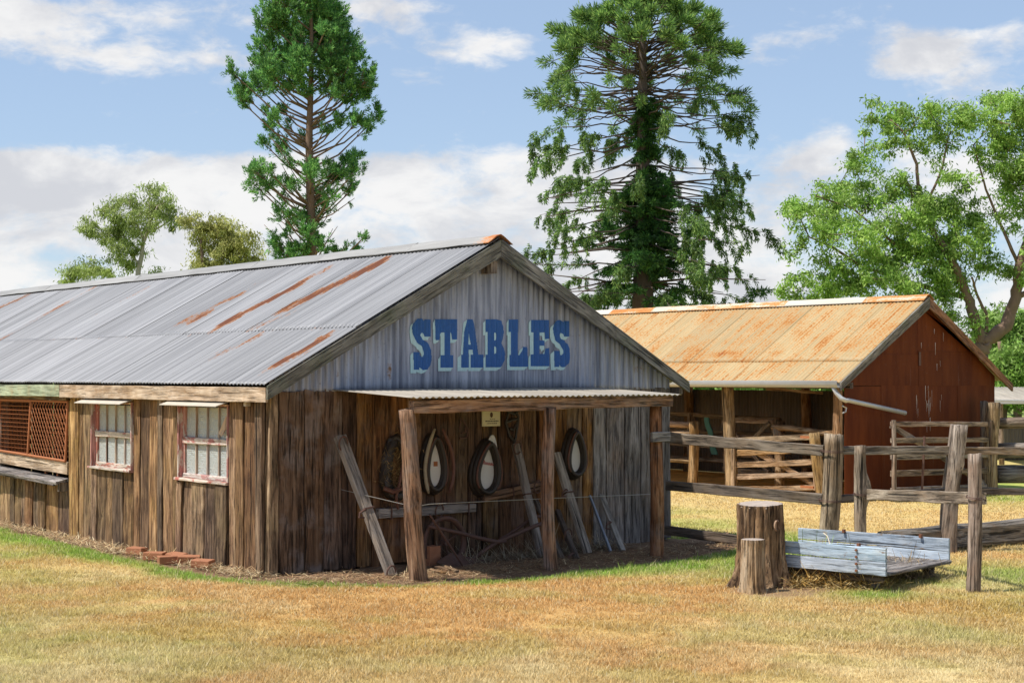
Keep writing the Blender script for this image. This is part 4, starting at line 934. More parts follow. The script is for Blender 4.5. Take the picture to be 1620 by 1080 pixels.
rail(at(ZA, 1325, 712), at(ZC, 1500, 712), .085, .06, 'fence', fence); rail(at(ZC, 1512, 712), at(zr, 1760, 716), .085, .06, 'fence', fence)
rail(at(ZA, 1325, 789), at(ZC, 1500, 777), .085, .06, 'fence_dark', fence); rail(at(ZC, 1512, 775), at(zr, 1760, 781), .08, .06, 'fence_dark', fence)
vpost('fence_post', 1745, 1748, 680, zr, .10, 'fence', fence)
def wire_ring(z, px, py, r, parent):
    c = Vector(at(z, px, py)); b_ = MB()
    for dz in (0, .014): b_.tube([c+Vector((math.cos(a)*r, math.sin(a)*r, dz+.01*math.sin(a))) for a in np.linspace(0, 6.283, 17)[:-1]], .004, 4, closed=True)
    b_.build('wire_tie', 'rust_dark', parent)
wire_ring(ZA, 1315, 714, .122, fence); wire_ring(ZA, 1313, 792, .124, fence)
wing = empty('slip_rail_wing', (4.5, -4.9, 0), 'single slip rail on two slim posts standing nearest on the right', 'fence')
ZB, ZD = 16.5, 14.14
vpost('fence_post', 1361, 1360, 705, ZB, .062, 'fence', wing, knots=((.68, 5.6, .05, .09), (.6, 5.6, .04, .08)), wob=.012)
pD = gnd(1540, 935); tD = at(ZD, 1543, 718); post('fence_post', (pD[0], pD[1], -.06), tuple(tD), .064, .058, 'fence', wing, wob=.006)
rail(at(ZB-.05, 1374, 782), at(ZD+.14, 1557, 788), .108, .05, 'fence', wing); wire_ring(ZD, 1541, 788, .07, wing); wire_ring(ZB, 1361, 782, .07, wing)
# heavy log lying on the ground at right
la = at(17.0, 1400, 880); lb_ = at(19.2, 1760, 860)
lg = empty('ground_log', (la[0], la[1], 0), 'heavy grey squared log lying on the grass behind the right posts', 'log')
board('log', (la[0], la[1], .13), (lb_[0], lb_[1], .16), .25, .24, 'log', lg, xh=(0, 0, 1), n=12, jw=.012, jt=.012, bev=.03)
oc = gnd(1139, 858); o = post('log_offcut', (oc[0]-.07, oc[1]-.02, .05), (oc[0]+.09, oc[1]-.05, .055), .062, .058, 'bark', None, n=4); tag(o, 'short round log offcut lying on the ground near the stable corner', 'log')

# ================================================================== second shed
X2, Y2, E2, H2, HW = 11.256, 2.168, 1.849, 3.2125, 2.2038
XR = X2+2*HW; L2 = 13.0; shed_ = empty('rusty_shed', (X2+HW, 7, 0), 'open fronted timber shed with rust stained cream roof and dark red iron gable', 'shed')
s2 = Vector((HW, 0, H2-E2)); SL2 = s2.length; s2d = s2.normalized()
def rust2(yv, t):
    o = .22*fbm(yv*1.3, t*2.2+3)+.10
    for (px, py, rx, rt_, st) in ((1030, 560, .35, .25, .35), (1150, 560, .5, .12, .45), (1250, 510, .2, .25, .4), (1300, 545, .15, .3, .4), (1230, 560, .25, .1, .4), (1340, 550, .5, .1, .35), (1180, 515, .15, .3, .35), (1100, 565, .5, .1, .3)):
        n_ = np.array([-(H2-E2), 0, HW]); p0 = np.array([X2, 0, E2]); d = ray(px, py); tt = ((p0-CAM)@n_)/(d@n_); P = CAM+d*tt; ty = np.dot(P-p0, np.array(s2d))
        o = np.maximum(o, st*np.exp(-((yv-P[1])/rx)**2-((t-ty)/rt_)**2))
    o = np.maximum(o, .33*np.exp(-((t-.62)/.06)**2)*sst(fbm(yv*1.7+3, yv*0+1), .42, .55))
    return o
yv = Y2; i = 0
while yv < L2:
    w_ = min(.79, L2-yv); 
    for (t0, ln, lf) in ((-.03, .66, 0), (.60, SL2-.58, .006)):
        org = Vector((X2, yv+w_, E2))+s2d*t0+Vector((-s2d.z, 0, s2d.x))*(.01+lf+.004*(i % 2))
        corr_sheet('roof_sheet', 'rust_roof', org, (0, -1, 0), s2d, w_, ln+random.uniform(-.012, .012)*(t0 < 0), shed_, u0=-(yv+w_), nv=14 if yv < 10.5 else 3, rust=lambda u, v, y1=yv+w_, t0=t0: rust2(y1-u, v+t0), skew=random.uniform(-.002, .002))
    d2 = Vector((-s2d.x, 0, s2d.z)); corr_sheet('roof_sheet', 'rust_roof', Vector((XR, yv, E2))+Vector((s2d.z, 0, s2d.x))*(.01+.004*(i % 2)), (0, 1, 0), d2, w_, SL2, shed_, u0=yv, nv=2, spw=5)
    yv += .76; i += 1
yv = Y2-.02; i = 0
while yv < L2:
    l_ = [1.25, 1.7, 1.8, 1.6][i % 4]; l_ = min(l_, L2-yv); V = []; prof = [(-.15, -.085), (-.04, -.008), (0, .012), (.04, -.008), (.15, -.085)]
    for q in range(4):
        for (px, pz) in prof: V.append((px+random.uniform(-.004, .004), q/3*(l_+.03), pz+random.uniform(-.003, .003)))
    V += [(a, b, c-.006) for a, b, c in V[:20]]
    Fq = [f for q in range(3) for j in range(4) for f in ((q*5+j, q*5+j+1, q*5+j+6, q*5+j+5), (q*5+j+20, q*5+j+25, q*5+j+26, q*5+j+21))]+[(j, j+20, j+21, j+1) for j in range(4)]
    ro = MB().add(V, Fq).build('ridge_cap', 'rust_ridge', shed_, Matrix.Translation((X2+HW, yv, H2+.045+.004*(i % 2)))); ra = ro.data.attributes.new('rust', 'FLOAT', 'POINT'); ra.data.foreach_set('value', [[.35, -.35, .25, .1][i % 4]]*40)
    yv += l_; i += 1
prism_y('barge_board', [(X2-.02, E2-.01), (X2-.02, E2-.13), (X2+HW-.003, H2-.17), (X2+HW-.003, H2+.005)], Y2-.035, Y2, 'barge', shed_)
prism_y('barge_board', [(XR+.10, E2-.05), (XR+.10, E2-.17), (X2+HW+.003, H2-.17), (X2+HW+.003, H2+.005)], Y2-.033, Y2+.002, 'front_mid', shed_)
# gable panels of flat rusted iron
GY = 2.30; WL, WRr = 11.50, 15.44
def zroof(x): return min(E2+(x-X2)*(H2-E2)/HW, E2+(XR-x)*(H2-E2)/HW)-.05
def panel(x0, x1, z0, z1, d):
    xs = [x0]+([X2+HW] if x0 < X2+HW < x1 else [])+[x1]
    top = [(x, min(z1, zroof(x))) for x in xs]
    # clip where roof crosses z1
    P = [(x0, z0), (x1, z0)]+top[::-1]
    xc = X2+(z1+.05-E2)*HW/(H2-E2); xd = XR-(z1+.05-E2)*HW/(H2-E2)
    if x0 < xc < x1 and zroof(x0) < z1: P = [(x0, z0), (x1, z0), (x1, min(z1, zroof(x1))), (xc, z1), (x0, zroof(x0))]
    if x0 < xd < x1 and zroof(x1) < z1: P = [(x0, z0), (x1, z0), (x1, zroof(x1)), (xd, z1), (x0, min(z1, zroof(x0)))]
    n = len(P); V = [(p[0], GY-d, p[1]) for p in P]+[(p[0], GY, p[1]) for p in P]
    c = Vector((x0, GY, z0)); mw = Matrix(((1, 0, 0, c.x), (0, 0, -1, c.y), (0, 1, 0, c.z), (0, 0, 0, 1))); inv = mw.inverted()
    return MB().add([inv @ Vector(v) for v in V], [tuple(range(n)), tuple(range(2*n-1, n-1, -1))]+[(i, i+n, (i+1) % n+n, (i+1) % n) for i in range(n)]).build('wall_panel', 'rust_wall', shed_, mw)
panel(WL, 12.40, 0.02, 1.78, .010); panel(12.39, 13.36, .02, 1.80, .014); panel(WL, 13.355, 1.79, 2.29, .018); panel(12.3, 13.35, 2.28, 3.2, .011); panel(13.35, 14.4, .02, 1.80, .011); panel(14.39, WRr, .02, 1.79, .016); panel(13.34, WRr, 1.78, 2.35, .021); panel(13.34, 15.0, 2.34, 3.2, .013)
# bird-lime streaks on the gable
r = random.Random(5); b_ = MB()
for (px, py, n, sp) in ((1469, 650, 12, 4), (1450, 660, 5, 1.5), (1473, 555, 5, 9), (1490, 625, 3, 2)):
    for q in range(n):
        p = on(1, GY-.024, px+r.gauss(0, sp), py+r.gauss(0, 14)); h_ = r.uniform(.08, .30); w_ = r.uniform(.0015, .0045)
        b_.add([(p[0]-w_*.3, GY-.0235, p[2]), (p[0]+w_*.3, GY-.0235, p[2]+.01), (p[0]+w_, GY-.0235, p[2]+h_), (p[0]-w_, GY-.0235, p[2]+h_*.93)], [(0, 1, 2, 3)])
o = b_.build('lime_streaks', 'white_board', shed_); tag(o, kind='stuff')
MB().box((13.365, GY-.03, 2.22), (.05, .012, .22)).build('strap_iron', 'rust_dark', shed_)
# posts, plates, gutter, rear wall
pc = on(0, 11.5, 1328, 700); post('corner_post', (11.5, 2.42, -.05), (11.48, 2.42, 1.8), .085, .075, 'shed_post', shed_)
post('shed_post', (11.6, 4.78, -.05), (11.6, 4.86, 1.80), .102, .096, 'shed_post', shed_, wob=.012)
for yv in (7.6, 10.3, 12.6): post('shed_post', (11.6, yv, -.05), (11.6, yv, 1.80), .11, .10, 'shed_post', shed_, n=6)
for yv in (2.5, 6.25, 9.4, 12.6): post('shed_post', (15.2, yv, -.05), (15.2, yv, 1.82), .10, .09, 'shed_post', shed_, n=8)
board('top_plate', (11.56, 2.2, 1.79), (11.56, L2, 1.79), .10, .08, 'fence_dark', shed_, xh=(0, 0, 1), n=6)
board('top_plate', (15.3, 2.35, 1.80), (15.3, L2, 1.80), .10, .08, 'fence_dark', shed_, xh=(0, 0, 1), n=6)
board('brace', (11.6, 4.0, 1.74), (12.3, 3.4, 1.66), .06, .05, 'shed_post', shed_, xh=(0, 0, 1))
for yv in (3.6, 4.8, 7.2, 9.6, 12): board('tie_beam', (11.55, yv, 1.86), (15.3, yv, 1.86), .1, .06, 'fence_dark', shed_, xh=(0, 0, 1), n=4)
yv = 2.4
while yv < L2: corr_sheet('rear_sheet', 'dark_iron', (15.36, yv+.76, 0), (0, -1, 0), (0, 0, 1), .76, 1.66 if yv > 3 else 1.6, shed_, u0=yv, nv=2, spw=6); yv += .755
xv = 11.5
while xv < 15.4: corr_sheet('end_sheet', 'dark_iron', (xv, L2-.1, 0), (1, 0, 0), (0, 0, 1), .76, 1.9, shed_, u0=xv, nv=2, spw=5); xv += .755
b_ = MB(); pr_ = [(-.055, .05), (-.06, .0), (-.04, -.045), (0, -.055), (.03, -.04), (.035, .04)]
n = len(pr_); ys = [Y2-.0, 4, 6, 9, L2]; V = []
for q, yv in enumerate(ys): V += [(X2-.03+a, yv, E2-.035+b+.004*(q % 2)-.003*q) for a, b in pr_]
V += [(a+(.005 if j % n > 2 else -.005)*-1, b, c+.005) for j, (a, b, c) in enumerate(V)]
o_ = n*len(ys); Fq = []
for q in range(len(ys)-1):
    for j in range(n-1): a = q*n+j; Fq += [(a, a+n, a+n+1, a+1), (a+o_, a+1+o_, a+n+1+o_, a+n+o_)]
Fq += [(j, j+1, j+1+o_, j+o_) for j in range(n-1)]
b_.add(V, Fq); b_.build('gutter', 'gutter', shed_, None, True)
b_ = MB(); b_.tube([(X2-.03, Y2+.12, E2-.07), (X2-.0, Y2+.08, E2-.17), (X2-.01, Y2-.02, E2-.25), (X2+.05, Y2-.06, E2-.285)]+[tuple(on(1, Y2-.05, px, py)) for px, py in ((1342, 633), (1365, 638), (1432, 653))], .036, 10); b_.build('downpipe', 'gutter', shed_, None, True)
b_ = MB(); b_.tube([tuple(on(1, 2.2, px, py)) for px, py in ((1333, 642), (1339, 645), (1338, 651), (1333, 653))], .012, 6); b_.build('pipe_bracket', 'gutter', shed_)
# yard rails inside and before the shed
def yard(name, label, posts, rails, mat='shed_post'):
    e = empty(name, (posts[0][0][0], posts[0][0][1], 0), label, 'rails')
    for (a, b_, r_) in posts: post('post', a, b_, r_, r_*.95, mat, e, n=7)
    for (a, b_, r_) in rails: post('rail', a, b_, r_, r_*.9, mat, e, n=8, sides=9, wob=.02)
    return e
p = on(0, 11.62, 1097, 700); p[2] = 0; hz = lambda y_: 1.95-(y_-594)*zz/F_PX
zz = (np.array([p[0], p[1], 0])-CAM)@FW
lft = np.array([p[0]+.05, p[1]+1.95])
yard('yard_rails', 'round pole rails on a post at the left of the shed opening', [((p[0], p[1], -.05), (p[0], p[1], hz(667)), .085)],
     [((p[0], p[1], hz(y_)), (lft[0], lft[1], hz(y_)+.0), r_) for y_, r_ in ((671, .055), (687, .035), (732, .032))])
p = on(0, 11.85, 1232, 700); p[2] = 0; zz = (np.array([p[0], p[1], 0])-CAM)@FW
yard('yard_rails', 'thick round pole rail from an inner post to the shed corner', [((p[0], p[1], -.05), (p[0], p[1], hz(678)), .085)], [((p[0], p[1]+.1, hz(678)), (11.52, 2.45, 1.06), .05)])
yard('yard_rails', 'dim pen rails across the back of the shed', [((14.2, 8.3, -.05), (14.2, 8.3, 1.2), .09), ((14.2, 6.0, -.05), (14.2, 6.0, 1.1), .08), ((14.2, 11, -.05), (14.2, 11, 1.2), .09)], [((14.2, 3.0 if z_ < 1.1 else 6, z_), (14.2, 12, z_+.05), .045) for z_ in (.3, .55, .85, 1.15)], 'fence')
def gate(name, label, o, d, L, H, tilt, mat, n=5, up0=.1, bw=.085, cross=False):
    o = Vector(o); d = Vector(d).normalized(); u = (Vector((0, 0, 1))+d*tilt*0).normalized(); dd = (d+Vector((0, 0, -tilt))).normalized(); e = empty(name, tuple(o), label, 'gate'); nn = d.cross(u)
    P = lambda s, h: o+dd*s+u*(h+up0)
    for s in (0, L): board('stile', P(s, -.04)+nn*.0, P(s, H+.06), .075, .055, mat, e, xh=tuple(d), n=5)
    for q in range(n): h = q*H/(n-1); board('bar', P(-.02, h)+nn*.045, P(L+.02, h)+nn*.045, bw, .028, mat, e, xh=(0, 0, 1), n=5)
    board('brace', P(.03, 0.02)+nn*.085, P(L-.03, H-.02)+nn*.085, .085, .028, mat, e, xh=(0, 0, 1), n=5)
    if cross: board('brace', P(.03, H-.02)+nn*.115, P(L-.03, .02)+nn*.115, .08, .028, mat, e, xh=(0, 0, 1), n=5)
    return e
g0 = on(0, 11.40, 1291, 790); g1 = on(0, 11.44, 1160, 780)
e = gate('timber_gate', 'sagging five bar timber gate standing open before the shed', (g0[0], g0[1], .10), (g1[0]-g0[0], g1[1]-g0[1], 0), math.hypot(g1[0]-g0[0], g1[1]-g0[1]), .80, .07, 'shed_post', 5, .09)
post('hinge_post', (g0[0]+.02, g0[1]-.12, -.05), (g0[0]-.10, g0[1]-.06, 1.05), .10, .085, 'shed_post', e, n=8)
for h in (.20, .98): MB().box((g0[0]-.09, g0[1]+.10, h), (.03, .26, .035)).build('hinge', 'rusty', e)
gate('timber_gate', 'dim grey gate with crossed braces deep inside the shed', (12.9, 6.15, .1), (-.0, -1, 0), 1.15, .9, 0, 'fence', 4, .15, cross=True)
ga = on(1, 1.75, 1416, 765); gb = on(1, 1.75, 1570, 770)
gate('timber_gate', 'weathered five bar gate leaning in front of the red iron gable', (gb[0]-.02, 1.75, .07), (-1, 0, 0), gb[0]-ga[0], 1.02, -.02, 'fence', 5, .06)
b_ = MB(); p = on(1, 1.68, 1456, 775); q = on(1, 1.68, 1461, 690); b_.tube([(p[0], 1.66, 0), (q[0], 1.66, q[2])], .02, 6); tag(b_.build('star_picket', 'rust_dark'), 'thin rusty iron stake standing against the five bar gate', 'stake')
yd = empty('log_yard_fence', (15.4, 1.7, 0), 'heavy log rails and twin posts at the right of the red gable', 'fence')
p = on(1, 1.8, 1566, 772); p2 = on(1, 1.8, 1570, 637); post('post', (p[0]+.02, 1.8, -.05), (p2[0], 1.8, p2[2]), .12, .125, 'shed_post', yd)
p = on(1, 2.1, 1553, 772); p2 = on(1, 2.1, 1557, 635); post('post', (p[0], 2.1, -.05), (p2[0], 2.1, p2[2]), .07, .065, 'fence', yd)
for (ya, yb, r_, mt) in ((668, 667, .09, 'fence'), (714, 707, .14, 'log'), (752, 747, .15, 'log')):
    a = on(1, 2.0, 1577, ya); q = at(26, 1760, yb); post('log_rail', tuple(a), tuple(q), r_, r_*1.05, mt, yd, n=10, sides=11)
q = at(26, 1745, 700); post('post', (q[0], q[1], -.05), (q[0], q[1], 1.5), .13, .12, 'fence', yd)
# teal rag on the inner rail
tg = MB(); P = [on(0, 13.2, 1118+i*1.4, 660+i*6.5) for i in range(10)]
V = [];
for i, q in enumerate(P): V += [(q[0], q[1]+.07+.02*math.sin(i), q[2]), (q[0]-.02, q[1]-.07+.02*math.sin(i*1.3), q[2])]
V += [(a+.02, b, c) for a, b, c in V]; n = 20
tg.add(V, [(2*i, 2*i+1, 2*i+3, 2*i+2) for i in range(9)]+[(2*i+n, 2*i+2+n, 2*i+3+n, 2*i+1+n) for i in range(9)]+[(0, n, n+1, 1)]); 
tag(tg.build('hanging_cloth', 'teal'), 'strip of teal cloth hanging inside the shed beside the thick post', 'cloth')
# far open shed at the right edge
fs = empty('far_shelter', tuple(at(36, 1640, 700)*np.array([1, 1, 0])), 'pale roofed open shelter far behind the log rails', 'shelter')
A = at(34, 1572, 634); B = at(34, 1760, 636); dv = Vector(B-A); dv.z = 0; Ls = dv.length; dv.normalize(); bk = Vector((-dv.y, dv.x, 0))
if bk.dot(Vector(FW)) < 0: bk = -bk
corr_sheet('roof_sheet', 'veranda_iron', Vector((A[0], A[1], 1.42)), dv, (bk+Vector((0, 0, .10))), Ls, 2.6, fs, nv=3)
board('fascia', Vector((A[0], A[1], 1.38))-bk*.02, Vector((A[0], A[1], 1.38))-bk*.02+dv*Ls, .09, .03, 'gutter', fs, xh=(0, 0, 1), n=3)
corr_sheet('rear_sheet', 'dark_iron', Vector((A[0], A[1], -.02))+bk*2.3+dv*.35, dv, (0, 0, 1), Ls-.35, 1.0, fs, nv=2)  # dark sheet added to give the shelter its shaded interior
for s in (.25, 1.4, 2.5): c = Vector((A[0], A[1], 0))+dv*s+bk*.3; post('post', tuple(c), tuple(c+Vector((0, 0, 1.42))), .06, .05, 'fence', fs, n=4)

# ================================================================== trees
def leaf_quads(P, D, L, Wd, col, r):
    n = len(P); D = D/np.linalg.norm(D, axis=1)[:, None]; s = np.cross(D, r.normal(0, 1, (n, 3))); s /= np.linalg.norm(s, axis=1)[:, None]+1e-9
    L = L[:, None]; Wd = Wd[:, None]; V = np.empty((n, 4, 3)); V[:, 0] = P; V[:, 1] = P+D*L*.45+s*Wd/2; V[:, 2] = P+D*L; V[:, 3] = P+D*L*.45-s*Wd/2
    return V.reshape(-1, 3), np.repeat(np.clip(col, 0, 1), 4, 0)
def foliage(name, parts, parent):
    V = np.concatenate([p[0] for p in parts]); C = np.concatenate([p[1] for p in parts]); F = np.arange(len(V)).reshape(-1, 4)
    return tag(obj(name, mesh_np(name, V, F, {'Col': C}), 'leaf', None, parent), kind='stuff')
def tree_base(name, label, px, z): 
    b_ = at(z, px, 594); return empty(name, (b_[0], b_[1], 0), label, 'tree'), b_
Rv, Fv = RT, np.array([FW[0], FW[1], 0])/math.hypot(FW[0], FW[1])
def pxp(z, x, y, dep=0.0): return at(z, x, y)+Fv*dep
def gum(name, label, px, z, limbs, clumps, cols, trunk, nleaf, seed, leaf=.15, lw=.045, droop=.55, dens=1.0, twig=.012):
    e, b0 = tree_base(name, label, px, z); r = np.random.default_rng(seed); rr = random.Random(seed); tm = MB(); nodes = []
    for (P, r0, r1) in limbs:
        dp = [q[2] if len(q) > 2 else 0 for q in P]; pts = [pxp(z, q[0], q[1], d) for q, d in zip(P, dp)]
        if P[0][1] >= 590: pts[0][2] = -.1
        n = 5; fin = []
        for i in range(len(pts)-1):
            for t in np.linspace(0, 1, n, endpoint=False): fin.append(pts[i]*(1-t)+pts[i+1]*t+r.normal(0, r0*.10, 3))
        fin.append(pts[-1]); rad = [r0+(r1-r0)*i/(len(fin)-1) for i in range(len(fin))]; tm.tube(fin, rad, 8, .06, rng=rr); nodes += fin[2:]
    nodes = [np.array(q) for q in nodes]; parts = []; s = z/F_PX
    extra = []
    for (cx_, cy_, rx, ry) in clumps:      # ragged small sprays round every clump
        for q in range(3):
            a = r.random()*6.283; f = r.uniform(.8, 1.35); extra.append((cx_+math.cos(a)*rx*f, cy_+math.sin(a)*ry*f, rx*r.uniform(.25, .5), ry*r.uniform(.25, .5)))
    allc = list(clumps)+extra; tot = sum(c[2]*c[3] for c in allc)
    for (cx_, cy_, rx, ry) in allc:
        dep = r.normal(0, .8)*min(1.5, max(rx, 12)*s*1.1); c = pxp(z, cx_, cy_, dep); RX, RY = rx*s, ry*s
        nsub = max(3, int(RX*RY*30)); u = r.normal(0, 1, (nsub, 3)); u /= np.linalg.norm(u, axis=1)[:, None]; u *= (r.random((nsub, 1))**.5)*r.uniform(.75, 1.3, (nsub, 1))
        sub = c+Rv*(u[:, :1]*RX)+Fv*(u[:, 1:2]*RX*.9)+np.array([0, 0, 1])*(u[:, 2:]*RY)
        for q in sub[:max(2, int(nsub*.55))]:
            N_ = np.array(nodes); dd = ((N_-q)**2).sum(1)+np.maximum(0, N_[:, 2]-q[2])*.5; nd = N_[np.argmin(dd)]; L_ = np.linalg.norm(nd-q)
            if L_ > 1.6: continue
            mid = (nd+q)/2+r.normal(0, .07*L_, 3)+np.array([0, 0, -.06*L_]); tm.tube([nd, mid, q], [twig*(.7+L_), twig*(.5+.5*L_), twig*.5], 4, rng=rr); nodes.append(q)
        nl = int(nleaf*rx*ry/tot); idx = r.integers(0, nsub, nl); sr = .105*(.5+1.0*r.random(nsub))*(1+.2*RX)*(leaf/.15)**.5
        P = sub[idx]+r.normal(0, 1, (nl, 3))*sr[idx][:, None]*np.array([1.2, 1.2, .85])
        D = r.normal(0, .6, (nl, 3)); D[:, 2] -= droop
        shade = (.62+.65*r.random(nsub))[idx]; ci = np.array(cols)[r.integers(0, len(cols), nl)]
        parts.append(leaf_quads(P, D, leaf*(.45+1.0*r.random(nl)), lw*(.5+.9*r.random(nl)), ci*(shade*(.75+.5*r.random(nl)))[:, None], r))
    tm.build('trunk', trunk, e, None, True); foliage('crown', parts, e); return e
GG = [(.28, .46, .085), (.37, .55, .12), (.21, .36, .065), (.46, .62, .17)]
gum('gum_tree', 'large spreading gum tree with dark forked trunk behind the rusty shed', 1560, 48,
    [([(1548, 600), (1551, 560), (1556, 542)], .28, .24), ([(1555, 545), (1540, 500), (1528, 460), (1505, 420, -.3), (1480, 370), (1455, 325), (1432, 285)], .19, .05), ([(1556, 543), (1590, 515), (1607, 470), (1612, 420), (1630, 370), (1640, 300)], .22, .09),
     ([(1530, 470), (1480, 455, .5), (1430, 440, .6), (1370, 420, .5), (1320, 390, .3), (1280, 375)], .09, .025), ([(1560, 530), (1562, 500), (1545, 465), (1530, 440, -.5)], .06, .03), ([(1455, 325), (1450, 260), (1430, 210), (1410, 190)], .06, .02), ([(1460, 335), (1490, 270), (1500, 215)], .05, .02), ([(1607, 470), (1640, 455), (1680, 440)], .10, .04), ([(1612, 420), (1585, 360), (1560, 300), (1540, 230)], .06, .02), ([(1500, 420), (1420, 390), (1350, 330), (1290, 310)], .06, .02)],
    [(1400, 185, 30, 22), (1375, 250, 30, 22), (1440, 180, 38, 25), (1495, 175, 42, 25), (1530, 195, 30, 22), (1410, 220, 22, 20), (1470, 230, 30, 22), (1570, 190, 40, 30), (1605, 185, 40, 35), (1575, 240, 40, 28), (1610, 260, 40, 40), (1640, 220, 50, 50), (1640, 300, 50, 45), (1600, 330, 25, 25),
     (1345, 290, 35, 25), (1380, 310, 40, 28), (1320, 330, 45, 25), (1275, 320, 28, 22), (1262, 345, 22, 18), (1290, 360, 30, 18), (1420, 345, 45, 30), (1470, 330, 40, 25), (1510, 330, 35, 25), (1545, 335, 28, 22), (1350, 375, 40, 28), (1400, 400, 45, 30), (1450, 395, 45, 30), (1495, 385, 40, 32), (1540, 380, 30, 28), (1560, 410, 22, 22),
     (1255, 395, 14, 14), (1345, 430, 45, 28), (1390, 450, 45, 28), (1320, 455, 35, 20), (1285, 445, 30, 16), (1245, 462, 26, 14), (1280, 470, 30, 10), (1470, 440, 45, 28), (1440, 470, 40, 20), (1505, 430, 30, 25), (1520, 500, 20, 16), (1535, 520, 16, 14), (1640, 400, 40, 40), (1430, 290, 30, 20), (1500, 290, 28, 20), (1490, 475, 28, 18)],
    GG, 'trunk_brown', 80000, 21, leaf=.14, lw=.05)
gum('gum_tree', 'tall slender pale gum tree seen over the left roof ridge', 222, 75, [([(215, 600), (218, 440), (222, 410), (228, 380), (240, 345), (250, 325)], .16, .04), ([(228, 380), (215, 350), (205, 330)], .06, .02), ([(232, 370), (255, 358), (280, 340)], .05, .02), ([(222, 420), (205, 400), (195, 370)], .05, .02), ([(240, 345), (235, 320)], .03, .02)],
    [(180, 340, 26, 16), (160, 365, 22, 16), (185, 365, 25, 18), (210, 345, 24, 18), (205, 320, 22, 14), (240, 325, 26, 20), (250, 308, 22, 12), (265, 340, 20, 16), (225, 360, 18, 12), (195, 395, 20, 18), (215, 395, 14, 14), (190, 415, 20, 14), (150, 425, 26, 14), (120, 435, 26, 13), (170, 432, 24, 12), (105, 443, 12, 8), (243, 430, 9, 11), (275, 350, 12, 10), (140, 350, 8, 10)],
    [(.36, .44, .13), (.46, .53, .19), (.27, .34, .09)], 'trunk_grey', 19000, 22, leaf=.19, lw=.05, droop=.9)
gum('gum_tree', 'short bushy olive gum tree between the slender gum and the hoop pine', 345, 72, [([(335, 600), (325, 440), (320, 410), (318, 380)], .14, .05), ([(330, 450), (350, 420), (355, 380), (350, 360)], .08, .02), ([(350, 430), (375, 415), (390, 390)], .05, .02)],
    [(305, 350, 18, 14), (325, 355, 22, 16), (345, 365, 22, 18), (365, 360, 20, 14), (315, 385, 24, 22), (340, 395, 26, 22), (370, 385, 24, 22), (390, 385, 18, 20), (400, 405, 14, 16), (320, 420, 22, 20), (350, 425, 26, 18), (380, 415, 22, 20), (292, 345, 9, 8), (400, 420, 10, 10)],
    [(.44, .44, .13), (.54, .52, .18), (.34, .36, .10)], 'trunk_brown', 17000, 23, leaf=.18, lw=.05, droop=.9)
# trees behind, seen low at the right and through the shed
for i, (px, z, w, top, seed, lb, cl) in enumerate(((1610, 70, 70, 490, 31, 'pale green bushy tree behind the far shelter at the right edge', [(.32, .48, .12), (.40, .55, .17), (.25, .38, .09)]), (1585, 60, 45, 560, 36, 'low pale green bush behind the twin posts', [(.27, .42, .09), (.34, .5, .12)]), (1650, 58, 60, 545, 37, 'bright green bush behind the far shelter', [(.25, .42, .08), (.34, .5, .12)]), (1530, 78, 60, 545, 32, 'dark green low tree behind the shed gable', [(.22, .36, .08), (.28, .42, .10)]),
                                     (1130, 80, 110, 560, 33, 'low green tree seen through the gap under the shed eaves', [(.24, .40, .09), (.3, .46, .11)]), (1330, 84, 110, 560, 34, 'wide low green tree hidden behind the rusty roof', [(.24, .40, .09), (.3, .46, .11)]), (1720, 68, 80, 470, 35, 'pale green tree just beyond the right edge', [(.32, .48, .12), (.40, .55, .17)]))):
    r = random.Random(seed); cl_ = []
    for j in range(26):
        yy = r.uniform(top+14, 625); f = math.sqrt(max(.1, 1-((yy-600)/(top-620))**2)); cl_.append((px+r.uniform(-1, 1)*w*f, yy, r.uniform(.22, .34)*w*.7, r.uniform(14, 24)))
    gum('background_tree', lb, px, z, [([(px, 640), (px+3, 590), (px-4, 540)], .2, .08)], cl_, cl, 'trunk_brown', 24000, seed, leaf=.24, lw=.09, droop=.4)

